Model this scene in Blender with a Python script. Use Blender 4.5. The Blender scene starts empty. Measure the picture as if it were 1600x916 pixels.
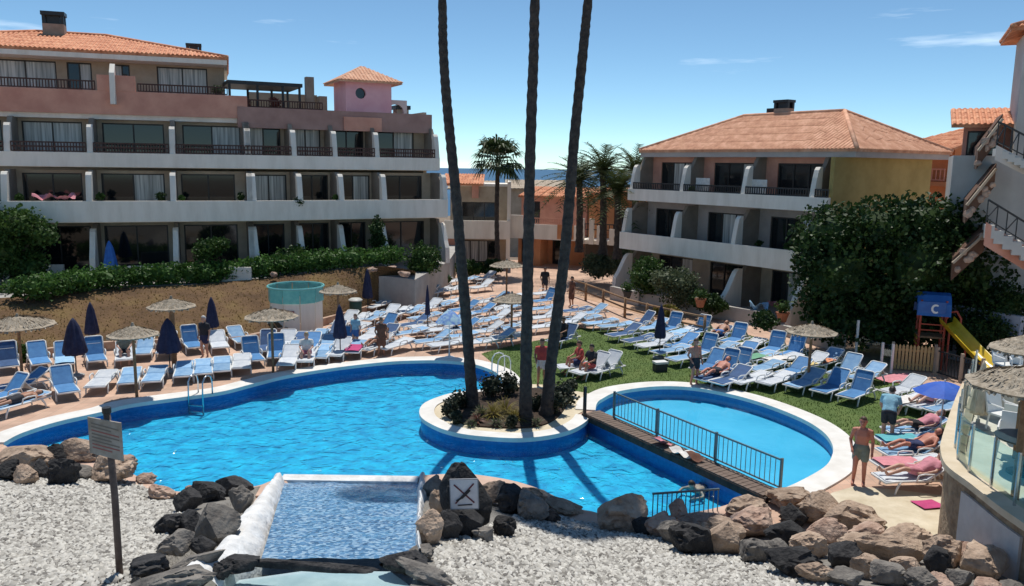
import bpy, math, random
from mathutils import Vector, Matrix, noise
from mathutils.geometry import tessellate_polygon
import numpy as np

# ------------------------------------------------------------------ camera, sky, sun, exposure
sc = bpy.context.scene
col = sc.collection
H = 7.8                       # eye height over the pool terrace, metres
F = 1256.0                    # focal length in photo pixels (photo 1600 x 916)
PITCH = math.atan((458 - 257) / F)
cd = bpy.data.cameras.new('camera'); cam = bpy.data.objects.new('camera', cd); col.objects.link(cam)
ROLL = math.radians(0.8)       # the photo hangs a little to one side
cam.location = (0, 0, H); cam.rotation_euler = (Matrix.Rotation(math.pi / 2 - PITCH, 3, 'X') @ Matrix.Rotation(ROLL, 3, 'Z')).to_euler()
cd.sensor_width = 36; cd.lens = 36 * F / 1600; cd.clip_start = 0.1; cd.clip_end = 40000
sc.camera = cam

SUN_EL, SUN_AZ = math.radians(70), math.radians(-2)
SUN = Vector((math.sin(SUN_AZ) * math.cos(SUN_EL), math.cos(SUN_AZ) * math.cos(SUN_EL), math.sin(SUN_EL)))
w = bpy.data.worlds.new('World'); sc.world = w; w.use_nodes = True
wn, wl = w.node_tree.nodes, w.node_tree.links
bg = wn['Background']; bg.inputs['Strength'].default_value = 0.12
sky = wn.new('ShaderNodeTexSky'); sky.sky_type = 'NISHITA'; sky.sun_disc = False
sky.sun_elevation = SUN_EL; sky.sun_rotation = SUN_AZ; sky.altitude = 0
sky.air_density = 0.55; sky.dust_density = 0.0; sky.ozone_density = 4.5
# thin high cirrus: a stretched noise in the sky's own directions, sparse everywhere
tc = wn.new('ShaderNodeTexCoord'); mp = wn.new('ShaderNodeMapping')
mp.inputs['Scale'].default_value = (1.6, 1.6, 15.0); mp.inputs['Location'].default_value = (13.31, 7.04, 21.9)
nz = wn.new('ShaderNodeTexNoise'); nz.inputs['Scale'].default_value = 1.7; nz.inputs['Detail'].default_value = 7; nz.inputs['Roughness'].default_value = 0.55
rp = wn.new('ShaderNodeValToRGB'); rp.color_ramp.elements[0].position = 0.63; rp.color_ramp.elements[1].position = 0.82
rp.color_ramp.elements[0].color = (0, 0, 0, 1); rp.color_ramp.elements[1].color = (0.75, 0.75, 0.75, 1)
mx = wn.new('ShaderNodeMix'); mx.data_type = 'RGBA'
wl.new(tc.outputs['Generated'], mp.inputs['Vector']); wl.new(mp.outputs['Vector'], nz.inputs['Vector'])
wl.new(nz.outputs['Fac'], rp.inputs['Fac']); wl.new(rp.outputs['Color'], mx.inputs['Factor'])
tn = wn.new('ShaderNodeMix'); tn.data_type = 'RGBA'; tn.blend_type = 'MULTIPLY'; tn.inputs['Factor'].default_value = 1; tn.inputs['B'].default_value = (0.94, 1.06, 0.95, 1)
wl.new(sky.outputs['Color'], tn.inputs['A']); wl.new(tn.outputs['Result'], mx.inputs['A']); mx.inputs['B'].default_value = (9.5, 10.5, 11.2, 1)
wl.new(mx.outputs['Result'], bg.inputs['Color'])

sd = bpy.data.lights.new('sun', 'SUN'); sd.energy = 3.55; sd.angle = math.radians(0.5); sd.color = (1.0, 0.955, 0.88)
so = bpy.data.objects.new('sun', sd); col.objects.link(so); so.rotation_euler = SUN.to_track_quat('Z', 'Y').to_euler(); so.location = (0, 30, 60)
sc.view_settings.view_transform = 'Standard'; sc.view_settings.look = 'None'
sc.view_settings.exposure = 0.25; sc.view_settings.gamma = 1.0; sc.view_settings.use_curve_mapping = False
sc.render.engine = 'CYCLES'
sc.cycles.max_bounces = 8; sc.cycles.transparent_max_bounces = 16
sc.render.resolution_x = 1024; sc.render.resolution_y = 586

# ------------------------------------------------------------------ where things stand
cp, sp = math.cos(PITCH), math.sin(PITCH)
def ray(u, v):
    a, b = (u - 800) / F, (458 - v) / F
    dx, dy = a * math.cos(ROLL) - b * math.sin(ROLL), a * math.sin(ROLL) + b * math.cos(ROLL)
    return Vector((dx, cp + sp * dy, -sp + cp * dy))
def at(u, v, z=0.0):                      # the point at height z seen at (u, v) in the photo
    d = ray(u, v); return Vector((0, 0, H)) + d * ((z - H) / d.z)
def atY(u, v, Y):                         # the point at distance Y seen at (u, v)
    d = ray(u, v); return Vector((0, 0, H)) + d * (Y / d.y)

R = random.Random(7)
rad = math.radians

# ------------------------------------------------------------------ mesh helpers
class MB:
    def __init__(s): s.v = []; s.f = []; s.flat = False
    def add(s, vs, fs):
        b = len(s.v); s.v.extend([tuple(p) for p in vs]); s.f.extend([tuple(b + i for i in f) for f in fs]); return s
    def box(s, x0, x1, y0, y1, z0, z1):
        return s.add([(x0,y0,z0),(x1,y0,z0),(x1,y1,z0),(x0,y1,z0),(x0,y0,z1),(x1,y0,z1),(x1,y1,z1),(x0,y1,z1)],
              [(0,3,2,1),(4,5,6,7),(0,1,5,4),(1,2,6,5),(2,3,7,6),(3,0,4,7)])
    def bar(s, p, q, w_, h_, up=(0,0,1)):
        p, q = Vector(p), Vector(q); d = (q - p).normalized(); up = Vector(up)
        if abs(d.dot(up)) > 0.95: up = Vector((0,1,0))
        r = d.cross(up).normalized() * (w_ / 2); u = r.cross(d).normalized() * (h_ / 2)
        vs = [p-r-u, p+r-u, p+r+u, p-r+u, q-r-u, q+r-u, q+r+u, q-r+u]
        return s.add(vs, [(0,1,2,3),(7,6,5,4),(0,4,5,1),(1,5,6,2),(2,6,7,3),(3,7,4,0)])
    def tube(s, pts, rs, n=8, cap=True):
        pts = [Vector(p) for p in pts]
        if not hasattr(rs, '__len__'): rs = [rs] * len(pts)
        base = len(s.v); prev = None
        for i, p in enumerate(pts):
            d = (pts[min(i+1, len(pts)-1)] - pts[max(i-1, 0)]).normalized()
            if prev is None:
                a = Vector((1,0,0)) if abs(d.x) < 0.8 else Vector((0,1,0))
            else: a = prev
            a = (a - d * a.dot(d)).normalized(); b = d.cross(a); prev = a
            for k in range(n):
                t = 2 * math.pi * k / n
                s.v.append(tuple(p + (a * math.cos(t) + b * math.sin(t)) * rs[i]))
        for i in range(len(pts) - 1):
            for k in range(n):
                k2 = (k + 1) % n
                s.f.append((base+i*n+k, base+i*n+k2, base+(i+1)*n+k2, base+(i+1)*n+k))
        if cap:
            s.f.append(tuple(base + k for k in range(n))[::-1]); s.f.append(tuple(base + (len(pts)-1)*n + k for k in range(n)))
        return s
    def lathe(s, prof, n=16, c=(0,0,0), fn=None):
        base = len(s.v)
        for r, z in prof:
            for k in range(n):
                t = 2 * math.pi * k / n; rr = r * (fn(t, z) if fn else 1)
                s.v.append((c[0] + rr * math.cos(t), c[1] + rr * math.sin(t), c[2] + z))
        for i in range(len(prof) - 1):
            for k in range(n):
                k2 = (k + 1) % n
                s.f.append((base+i*n+k, base+i*n+k2, base+(i+1)*n+k2, base+(i+1)*n+k))
        s.f.append(tuple(base + k for k in range(n))[::-1]); s.f.append(tuple(base + (len(prof)-1)*n + k for k in range(n)))
        return s
    def profx(s, prof, x0, x1):           # (y, z) outline pulled along x
        n = len(prof); b = len(s.v)
        s.v.extend([(x0, y, z) for y, z in prof]); s.v.extend([(x1, y, z) for y, z in prof])
        for t in tessellate_polygon([[Vector((y, z, 0)) for y, z in prof]]):
            s.f.append(tuple(b + i for i in t)); s.f.append(tuple(b + n + i for i in t[::-1]))
        for i in range(n): j = (i+1) % n; s.f.append((b+i, b+j, b+n+j, b+n+i))
        return s
    def prism(s, poly, z0, z1, top=True, bottom=True):
        n = len(poly); b = len(s.v)
        s.v.extend([(p[0], p[1], z0) for p in poly]); s.v.extend([(p[0], p[1], z1) for p in poly])
        tr = tessellate_polygon([[Vector((p[0], p[1], 0)) for p in poly]])
        for t in tr:
            if bottom: s.f.append(tuple(b + i for i in t))
            if top: s.f.append(tuple(b + n + i for i in t[::-1]))
        for i in range(n): j = (i+1) % n; s.f.append((b+i, b+j, b+n+j, b+n+i))
        return s
    def sheet(s, loops, z):
        allp = [p for l in loops for p in l]; b = len(s.v); s.flat = True
        s.v.extend([(p[0], p[1], z) for p in allp])
        for t in tessellate_polygon([[Vector((p[0], p[1], 0)) for p in l] for l in loops]):
            a, c, e = (allp[i] for i in t)
            cr = (c[0]-a[0])*(e[1]-a[1]) - (c[1]-a[1])*(e[0]-a[0])
            s.f.append(tuple(b + i for i in (t if cr > 0 else t[::-1])))
        return s
    def mesh(s, name, mat, smooth=False, fix=True):
        me = bpy.data.meshes.new(name); me.from_pydata(s.v, [], s.f); me.update()
        if mat: me.materials.append(mat)
        if fix and not s.flat and len(s.f) < 3000:
            import bmesh
            bm = bmesh.new(); bm.from_mesh(me); bmesh.ops.recalc_face_normals(bm, faces=bm.faces); bm.to_mesh(me); bm.free()
        if smooth: me.polygons.foreach_set('use_smooth', [True] * len(me.polygons))
        return me
    def build(s, name, mat, parent=None, smooth=False, fix=True):
        return link(name, s.mesh(name, mat, smooth, fix), parent)

def link(name, me, parent=None):
    o = bpy.data.objects.new(name, me); col.objects.link(o); o.parent = parent; return o
def tag(o, label, cat, group=None):
    o['label'] = label; o['category'] = cat
    if group: o['group'] = group
    return o
def thing(name, label, cat, loc=(0,0,0), rz=0.0, group=None):
    o = bpy.data.objects.new(name, None); col.objects.link(o); o.location = loc; o.rotation_euler = (0, 0, rz)
    o.empty_display_size = 0.2
    return tag(o, label, cat, group)
def structure(o): o['kind'] = 'structure'; return o
def stuff(o): o['kind'] = 'stuff'; return o
KIDS = {}
def clone(root, loc, rz, label, group=None):
    r = root.copy(); col.objects.link(r); r.location = loc; r.rotation_euler = (0, 0, rz); r['label'] = label
    if group: r['group'] = group
    for ch in root.children:
        c = ch.copy(); col.objects.link(c); c.parent = r
        for g in ch.children:
            d = g.copy(); col.objects.link(d); d.parent = c
    return r

def spline(pts, n=6, closed=True):
    P = [Vector((p[0], p[1])) for p in pts]; out = []; m = len(P)
    for i in range(m if closed else m - 1):
        if closed: a, b, c, d = P[i-1], P[i], P[(i+1) % m], P[(i+2) % m]
        else: a, b, c, d = P[max(i-1,0)], P[i], P[i+1], P[min(i+2, m-1)]
        for k in range(n):
            t = k / n
            out.append(0.5 * ((2*b) + (c-a)*t + (2*a-5*b+4*c-d)*t*t + (3*b-a-3*c+d)*t*t*t))
    if not closed: out.append(P[-1])
    return out
def offset(line, d, closed=False):       # to the left of travel for d > 0
    out = []; n = len(line)
    for i in range(n):
        if closed: a, b = line[i-1], line[(i+1) % n]
        else: a, b = line[max(i-1,0)], line[min(i+1,n-1)]
        t = (b - a).normalized(); out.append(line[i] + Vector((-t.y, t.x)) * d)
    return out
def inside(p, poly):
    x, y = p[0], p[1]; r = False; j = len(poly) - 1
    for i in range(len(poly)):
        xi, yi = poly[i][0], poly[i][1]; xj, yj = poly[j][0], poly[j][1]
        if (yi > y) != (yj > y) and x < (xj - xi) * (y - yi) / (yj - yi) + xi: r = not r
        j = i
    return r
def interp(x, xs, ys):
    return float(np.interp(x, xs, ys))

# ------------------------------------------------------------------ materials
MATS = {}
def mat(name, c1, c2=None, rough=0.7, scale=4.0, detail=4, bump=0.0, bscale=None, rnd=0.0, metal=0.0, spec=0.5, sub=None, coord='Object', c3=None, trans=0.0, lo=0.35, hi=0.65, stretch=None):
    if name in MATS: return MATS[name]
    m = bpy.data.materials.new(name); m.use_nodes = True; N, L = m.node_tree.nodes, m.node_tree.links
    b = N['Principled BSDF']; b.inputs['Roughness'].default_value = rough; b.inputs['Metallic'].default_value = metal
    b.inputs['Specular IOR Level'].default_value = spec
    t = N.new('ShaderNodeTexCoord')
    src = None
    if c2 is not None:
        n = N.new('ShaderNodeTexNoise'); n.inputs['Scale'].default_value = scale; n.inputs['Detail'].default_value = detail; n.inputs['Roughness'].default_value = 0.62
        if stretch:
            mp_ = N.new('ShaderNodeMapping'); mp_.inputs['Scale'].default_value = stretch; L.new(t.outputs[coord], mp_.inputs['Vector']); L.new(mp_.outputs['Vector'], n.inputs['Vector'])
        else: L.new(t.outputs[coord], n.inputs['Vector'])
        r = N.new('ShaderNodeValToRGB'); r.color_ramp.elements[0].position = lo; r.color_ramp.elements[1].position = hi
        r.color_ramp.elements[0].color = (*c1, 1); r.color_ramp.elements[1].color = (*c2, 1)
        if c3: e = r.color_ramp.elements.new((lo + hi) / 2); e.color = (*c3, 1)
        L.new(n.outputs['Fac'], r.inputs['Fac']); src = r.outputs['Color']
    if rnd:
        oi = N.new('ShaderNodeObjectInfo'); mr = N.new('ShaderNodeMapRange'); mr.inputs['To Min'].default_value = 1 - rnd; mr.inputs['To Max'].default_value = 1 + rnd
        L.new(oi.outputs['Random'], mr.inputs['Value'])
        mm = N.new('ShaderNodeMix'); mm.data_type = 'RGBA'; mm.blend_type = 'MULTIPLY'; mm.inputs['Factor'].default_value = 1
        if src: L.new(src, mm.inputs['A'])
        else: mm.inputs['A'].default_value = (*c1, 1)
        L.new(mr.outputs['Result'], mm.inputs['B']); src = mm.outputs['Result']
    if src: L.new(src, b.inputs['Base Color'])
    else: b.inputs['Base Color'].default_value = (*c1, 1)
    if bump:
        n2 = N.new('ShaderNodeTexNoise'); n2.inputs['Scale'].default_value = bscale or scale * 3; n2.inputs['Detail'].default_value = 5
        L.new(t.outputs[coord], n2.inputs['Vector'])
        bn = N.new('ShaderNodeBump'); bn.inputs['Strength'].default_value = bump; bn.inputs['Distance'].default_value = 0.05
        L.new(n2.outputs['Fac'], bn.inputs['Height']); L.new(bn.outputs['Normal'], b.inputs['Normal'])
    if trans:
        tr = N.new('ShaderNodeBsdfTranslucent'); ms = N.new('ShaderNodeMixShader'); ms.inputs['Fac'].default_value = trans
        if src: L.new(src, tr.inputs['Color'])
        else: tr.inputs['Color'].default_value = (*c1, 1)
        L.new(b.outputs['BSDF'], ms.inputs[1]); L.new(tr.outputs['BSDF'], ms.inputs[2]); L.new(ms.outputs['Shader'], N['Material Output'].inputs['Surface'])
    MATS[name] = m; return m

def water_mat(name, tint, bump, scale, ior=1.33, dist=0.02):
    m = bpy.data.materials.new(name); m.use_nodes = True; N, L = m.node_tree.nodes, m.node_tree.links
    N.remove(N['Principled BSDF'])
    t = N.new('ShaderNodeTexCoord'); n = N.new('ShaderNodeTexNoise'); n.inputs['Scale'].default_value = scale; n.inputs['Detail'].default_value = 3; n.inputs['Distortion'].default_value = 0.6
    L.new(t.outputs['Object'], n.inputs['Vector'])
    bn = N.new('ShaderNodeBump'); bn.inputs['Strength'].default_value = bump; bn.inputs['Distance'].default_value = dist
    L.new(n.outputs['Fac'], bn.inputs['Height'])
    fr = N.new('ShaderNodeFresnel'); fr.inputs['IOR'].default_value = ior; L.new(bn.outputs['Normal'], fr.inputs['Normal'])
    g = N.new('ShaderNodeBsdfGlossy'); g.inputs['Roughness'].default_value = 0.06; L.new(bn.outputs['Normal'], g.inputs['Normal'])
    tr = N.new('ShaderNodeBsdfTransparent'); tr.inputs['Color'].default_value = (*tint, 1)
    ms = N.new('ShaderNodeMixShader'); L.new(fr.outputs['Fac'], ms.inputs['Fac']); L.new(tr.outputs['BSDF'], ms.inputs[1]); L.new(g.outputs['BSDF'], ms.inputs[2])
    L.new(ms.outputs['Shader'], N['Material Output'].inputs['Surface'])
    return m
def glass_mat(name, tint, f0=0.05):
    m = bpy.data.materials.new(name); m.use_nodes = True; N, L = m.node_tree.nodes, m.node_tree.links
    N.remove(N['Principled BSDF'])
    lw = N.new('ShaderNodeLayerWeight'); lw.inputs['Blend'].default_value = 0.5
    pw = N.new('ShaderNodeMath'); pw.operation = 'POWER'; pw.inputs[1].default_value = 5; L.new(lw.outputs['Facing'], pw.inputs[0])
    ma = N.new('ShaderNodeMath'); ma.operation = 'MULTIPLY_ADD'; ma.inputs[1].default_value = 1 - f0; ma.inputs[2].default_value = f0; L.new(pw.outputs[0], ma.inputs[0])
    g = N.new('ShaderNodeBsdfGlossy'); g.inputs['Roughness'].default_value = 0.03
    tr = N.new('ShaderNodeBsdfTransparent'); tr.inputs['Color'].default_value = (*tint, 1)
    ms = N.new('ShaderNodeMixShader'); L.new(ma.outputs[0], ms.inputs['Fac']); L.new(tr.outputs['BSDF'], ms.inputs[1]); L.new(g.outputs['BSDF'], ms.inputs[2])
    L.new(ms.outputs['Shader'], N['Material Output'].inputs['Surface'])
    return m

def tile_mat(name, c1, c2, mortar, size, msize=0.02, rough=0.75, bump=0.3):
    m = bpy.data.materials.new(name); m.use_nodes = True; N, L = m.node_tree.nodes, m.node_tree.links; b = N['Principled BSDF']
    t = N.new('ShaderNodeTexCoord'); br = N.new('ShaderNodeTexBrick'); br.offset = 0.0
    br.inputs['Scale'].default_value = 1.0; br.inputs['Brick Width'].default_value = size; br.inputs['Row Height'].default_value = size; br.inputs['Mortar Size'].default_value = msize
    br.inputs['Color1'].default_value = (*c1, 1); br.inputs['Color2'].default_value = (*c2, 1); br.inputs['Mortar'].default_value = (*mortar, 1)
    L.new(t.outputs['Object'], br.inputs['Vector'])
    n = N.new('ShaderNodeTexNoise'); n.inputs['Scale'].default_value = 0.9; n.inputs['Detail'].default_value = 6; L.new(t.outputs['Object'], n.inputs['Vector'])
    r = N.new('ShaderNodeMapRange'); r.inputs['From Min'].default_value = 0.3; r.inputs['From Max'].default_value = 0.7; r.inputs['To Min'].default_value = 0.72; r.inputs['To Max'].default_value = 1.15; L.new(n.outputs['Fac'], r.inputs['Value'])
    mm = N.new('ShaderNodeMix'); mm.data_type = 'RGBA'; mm.blend_type = 'MULTIPLY'; mm.inputs['Factor'].default_value = 1
    L.new(br.outputs['Color'], mm.inputs['A']); L.new(r.outputs['Result'], mm.inputs['B']); L.new(mm.outputs['Result'], b.inputs['Base Color'])
    b.inputs['Roughness'].default_value = rough
    bn = N.new('ShaderNodeBump'); bn.inputs['Strength'].default_value = bump; bn.inputs['Distance'].default_value = 0.01; bn.invert = True
    L.new(br.outputs['Fac'], bn.inputs['Height']); L.new(bn.outputs['Normal'], b.inputs['Normal'])
    return m

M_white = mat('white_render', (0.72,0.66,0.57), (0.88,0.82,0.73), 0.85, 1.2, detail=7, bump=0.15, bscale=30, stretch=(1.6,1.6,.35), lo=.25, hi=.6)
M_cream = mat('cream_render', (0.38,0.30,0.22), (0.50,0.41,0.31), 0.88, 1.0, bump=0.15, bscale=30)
M_terra_wall = mat('terracotta_render', (0.58,0.27,0.20), (0.72,0.37,0.27), 0.88, 0.8, bump=0.15, bscale=30)
M_pink = mat('pink_render', (0.78,0.40,0.45), (0.86,0.50,0.54), 0.88, 1.0, bump=0.1, bscale=30)
M_mustard = mat('mustard_render', (0.36,0.27,0.09), (0.46,0.35,0.13), 0.88, 0.8, bump=0.1, bscale=30)
M_orange = mat('orange_render', (0.50,0.20,0.09), (0.62,0.28,0.13), 0.88, 0.8, bump=0.1, bscale=30)
M_tile = mat('roof_tile_clay', (0.48,0.17,0.08), (0.76,0.38,0.21), 0.8, 2.2, detail=6, bump=0.3, bscale=20, c3=(0.64,0.27,0.14))
M_tile_pale = mat('roof_tile_pale_clay', (0.56,0.27,0.16), (0.80,0.47,0.31), 0.8, 2.0, detail=6, bump=0.3, bscale=20, c3=(0.68,0.36,0.22))
M_brown = mat('brown_painted_wood', (0.045,0.018,0.014), (0.085,0.035,0.025), 0.6, 6)
M_dark = mat('dark_metal', (0.02,0.022,0.025), None, 0.45)
M_frame = mat('dark_window_frame', (0.03,0.025,0.022), None, 0.5)
M_glass = mat('window_glass', (0.012,0.015,0.018), None, 0.06, spec=0.6)
M_curtain = mat('curtained_window_glass', (0.26,0.26,0.25), (0.66,0.65,0.62), 0.25, 5, detail=2, spec=0.6, stretch=(1.6,1.6,.06))
M_chim = mat('chimney_render', (0.28,0.22,0.17), (0.38,0.30,0.24), 0.9, 2)
M_steel = mat('brushed_steel', (0.55,0.57,0.60), None, 0.25, metal=1.0)
M_plastic = mat('white_plastic', (0.72,0.72,0.70), (0.80,0.80,0.78), 0.4, 3)
M_wood = mat('weathered_wood', (0.20,0.11,0.055), (0.32,0.19,0.10), 0.8, 8, bump=0.3)
M_straw = mat('straw_thatch', (0.27,0.22,0.16), (0.48,0.41,0.32), 0.95, 9, bump=0.6, bscale=40)
M_trunk = mat('palm_trunk_bark', (0.035,0.028,0.026), (0.085,0.066,0.054), 0.95, 6, bump=0.8, bscale=14)
M_bark = mat('tree_bark', (0.06,0.045,0.035), (0.13,0.10,0.08), 0.95, 5, bump=0.6)
def leafmat(name, a, b, tr=0.25): return mat(name, a, b, 0.5, 1.3, detail=3, trans=tr, spec=0.22)
M_leaf = leafmat('green_leaves', (0.022,0.055,0.012), (0.075,0.14,0.03))
M_leafdark = leafmat('dark_ficus_leaves', (0.014,0.035,0.010), (0.045,0.085,0.02), 0.16)
M_hedge = leafmat('hedge_leaves', (0.035,0.085,0.015), (0.09,0.19,0.04))
M_palm = leafmat('palm_leaves', (0.03,0.05,0.018), (0.07,0.10,0.035))
M_date = leafmat('date_palm_leaves', (0.035,0.055,0.018), (0.09,0.11,0.035))
M_olive = leafmat('grey_green_leaves', (0.06,0.08,0.04), (0.13,0.16,0.085))
M_gold = leafmat('golden_grassy_leaves', (0.14,0.12,0.025), (0.30,0.24,0.06))
M_succ = leafmat('dark_succulent_leaves', (0.02,0.028,0.018), (0.05,0.06,0.035), 0.1)
# ------------------------------------------------------------------ setting: ground, sea, terrace, pools
M_ground = mat('dry_ground', (0.16,0.11,0.075), (0.24,0.18,0.12), 0.95, 0.05)
g = MB(); xs = [-3000,-600,-120,-60,0,60,120,600,3000]; ys = [-400,-40,60,82,140,300,600,1100]
zs = [-1.5,-1.5,-1.5,-1.6,-9,-26,-50,-53]
for j, y in enumerate(ys):
    for x in xs: g.v.append((x, y, zs[j]))
nx = len(xs)
for j in range(len(ys)-1):
    for i in range(nx-1): g.f.append((j*nx+i, j*nx+i+1, (j+1)*nx+i+1, (j+1)*nx+i))
structure(g.build('ground', M_ground))
M_sea = mat('sea_water', (0.012,0.075,0.16), (0.02,0.10,0.20), 0.45, 0.004, bump=0.4, bscale=0.05, spec=0.3)
structure(MB().add([(-14000,300,-52),(14000,300,-52),(14000,10730,-52),(-14000,10730,-52)], [(0,1,2,3)]).build('sea', M_sea))

def W(l, z=0.0): return [at(u, v, z).to_2d() for u, v in l]
seg_far = spline(W([(4,694),(33,679),(90,661),(157,646),(201,634),(296,621),(350,613),(400,600),(450,588),(526,576),(601,567.5),(651,565),(690,565),(727,568),(753,574),(775,583),(786,594),(788,602)]), 5, False)
seg_isl = spline(W([(785,606),(760,611),(730,614),(700,619),(668,631),(658,643),(661,655),(677.5,666),(700,675),(734,682),(790,686.5),(828,686),(865,681),(893,673),(912,662),(920,652)]), 5, False)
seg_near = spline(W([(1190,784),(1162,786),(1125,797),(1080,806),(1020,812),(960,812),(925,804),(897,797),(850,772),(807,757),(760,748),(715,744),(655,747),(550,749),(445,751),(400,764),(330,768),(270,772),(215,750),(175,728),(130,716),(70,712),(25,706)]), 4, False)
main_loop = seg_far + seg_isl + seg_near
seg_kid = spline(W([(928,643),(930,633),(938,625.5),(966,613),(1024,605.5),(1081,607),(1139,617),(1196,633),(1254,656),(1288,677),(1303,697),(1303,715),(1290,734),(1248,758),(1216,771)]), 5, False)
kid_loop = seg_kid
outer = [Vector(p) for p in ((-60,4),(-60,66),(60,66),(60,4))]
M_deck = tile_mat('terracotta_paving', (0.52,0.33,0.235), (0.60,0.40,0.29), (0.44,0.31,0.23), 0.33, 0.012)
structure(MB().sheet([outer, main_loop, kid_loop], 0.0).build('pool_terrace', M_deck))

M_pwall = mat('navy_pool_tiles', (0.014,0.125,0.38), (0.026,0.18,0.48), 0.35, 9)
M_kwall = mat('mid_blue_pool_tiles', (0.03,0.16,0.40), (0.05,0.21,0.48), 0.35, 9)
M_pfloor = mat('turquoise_tiles_painted_ripple_light', (0.002,0.26,0.50), (0.010,0.52,0.76), 0.5, 2.6, detail=4, lo=0.32, hi=0.68)  # ripple light painted into the floor colour as paler turquoise flecks
M_kfloor = mat('pale_turquoise_pool_tiles', (0.04,0.42,0.66), (0.07,0.49,0.73), 0.5, 0.6, detail=3)
def basin(name, loop, zf, mf, mw):
    b = MB(); n = len(loop)
    root = structure(MB().sheet([loop], zf).build(name, mf))
    for i in range(n):
        p, q = loop[i], loop[(i+1) % n]
        b.add([(p.x,p.y,zf),(q.x,q.y,zf),(q.x,q.y,-0.003),(p.x,p.y,-0.003)], [(0,1,2,3)])
    b.build('basin_wall', mw, root, fix=False); return root
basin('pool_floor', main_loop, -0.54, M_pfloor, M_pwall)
basin('shallow_pool_floor', kid_loop, -0.42, M_kfloor, M_kwall)
structure(MB().sheet([main_loop], -0.20).build('pool_water', water_mat('rippled_pool_water', (0.80,0.97,1.0), 1.0, 2.2, ior=1.22, dist=0.15)))
structure(MB().sheet([kid_loop], -0.17).build('shallow_pool_water', water_mat('calm_pool_water', (0.88,0.98,1.0), 0.35, 2.0, ior=1.2)))

M_coping = mat('white_pool_coping', (0.66,0.63,0.58), (0.78,0.76,0.72), 0.7, 1.5, bump=0.1)
M_coping_pink = mat('pink_stone_coping', (0.50,0.33,0.25), (0.62,0.44,0.34), 0.8, 1.5, bump=0.1)
def ribbon(line, w0, w1, z0, z1, name, m, closed=False):
    a, b = offset(line, w0, closed), offset(line, w1, closed); mb = MB(); n = len(line)
    for p, q in zip(a, b): mb.v += [(p.x,p.y,z0),(p.x,p.y,z1),(q.x,q.y,z1),(q.x,q.y,z0)]
    for i in range(n if closed else n-1):
        j = (i+1) % n
        for k in range(4): mb.f.append((4*i+k, 4*j+k, 4*j+(k+1)%4, 4*i+(k+1)%4))
    if not closed: mb.f += [(0,1,2,3), (4*n-1,4*n-2,4*n-3,4*n-4)]
    return mb.build(name, m)
cop = structure(ribbon(seg_far, -0.05, 0.62, -0.07, 0.055, 'pool_coping', M_coping))
structure(ribbon(seg_isl, -0.05, 0.42, -0.07, 0.06, 'island_coping', M_coping))
kA = min(range(len(seg_near)), key=lambda i: (seg_near[i]-at(662,748).to_2d()).length); kB = min(range(len(seg_near)), key=lambda i: (seg_near[i]-at(438,752).to_2d()).length)
structure(ribbon(seg_near[:kA+1], -0.05, 0.55, -0.07, 0.05, 'near_pool_coping', M_coping_pink)); structure(ribbon(seg_near[kB:], -0.05, 0.55, -0.07, 0.05, 'near_pool_coping', M_coping_pink))
structure(ribbon(seg_kid, -0.05, 0.60, -0.07, 0.052, 'shallow_pool_coping', M_coping))

# cream paving ring on the island
M_cream_stone = mat('cream_stone_paving', (0.58,0.49,0.34), (0.70,0.61,0.45), 0.85, 1.5, bump=0.2)
isl_in = offset(seg_isl, 0.42)
structure(MB().sheet([isl_in + W([(928,634),(921,616),(890,610),(850,602),(800,600)])], 0.02).build('island_paving', M_cream_stone))

# lawn
kid_out = offset(seg_kid, 0.60)
lawn_poly = W([(752,553),(770,568),(790,578),(806,590),(812,598),(850,604),(890,612),(915,613)]) + kid_out[6:58] + W([(1345,690),(1400,702),(1475,694),(1500,660),(1480,628),(1400,598),(1330,570),(1230,540),(1140,516),(1050,510),(960,517),(900,512),(862,528),(800,540)])
M_lawn = mat('lawn_turf', (0.055,0.095,0.02), (0.12,0.16,0.04), 0.95, 0.7, detail=7, bump=0.5, bscale=20, c3=(0.085,0.135,0.028), lo=0.3, hi=0.72)
structure(MB().sheet([lawn_poly], 0.008).build('lawn', M_lawn))
rr = random.Random(3); gb = MB(); xs_ = [p.x for p in lawn_poly]; ys_ = [p.y for p in lawn_poly]
x0, x1, y0, y1 = min(xs_), max(xs_), min(ys_), max(ys_); n = 0
while n < 26000:
    x, y = rr.uniform(x0, x1), rr.uniform(y0, y1)
    if not inside((x, y), lawn_poly): continue
    a = rr.uniform(0, 6.283); h = rr.uniform(0.03, 0.075); ww = 0.014; lx, ly = rr.uniform(-.03,.03), rr.uniform(-.03,.03)
    b = len(gb.v); gb.v += [(x-ww*math.cos(a), y-ww*math.sin(a), 0.006), (x+ww*math.cos(a), y+ww*math.sin(a), 0.006), (x+lx, y+ly, h)]; gb.f.append((b,b+1,b+2)); n += 1
o = stuff(gb.build('grass', leafmat('grass_blades', (0.06,0.11,0.02), (0.13,0.19,0.045), 0.3), fix=False)); tag(o, 'short green grass blades covering the lawn round the shallow pool', 'grass')

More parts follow.
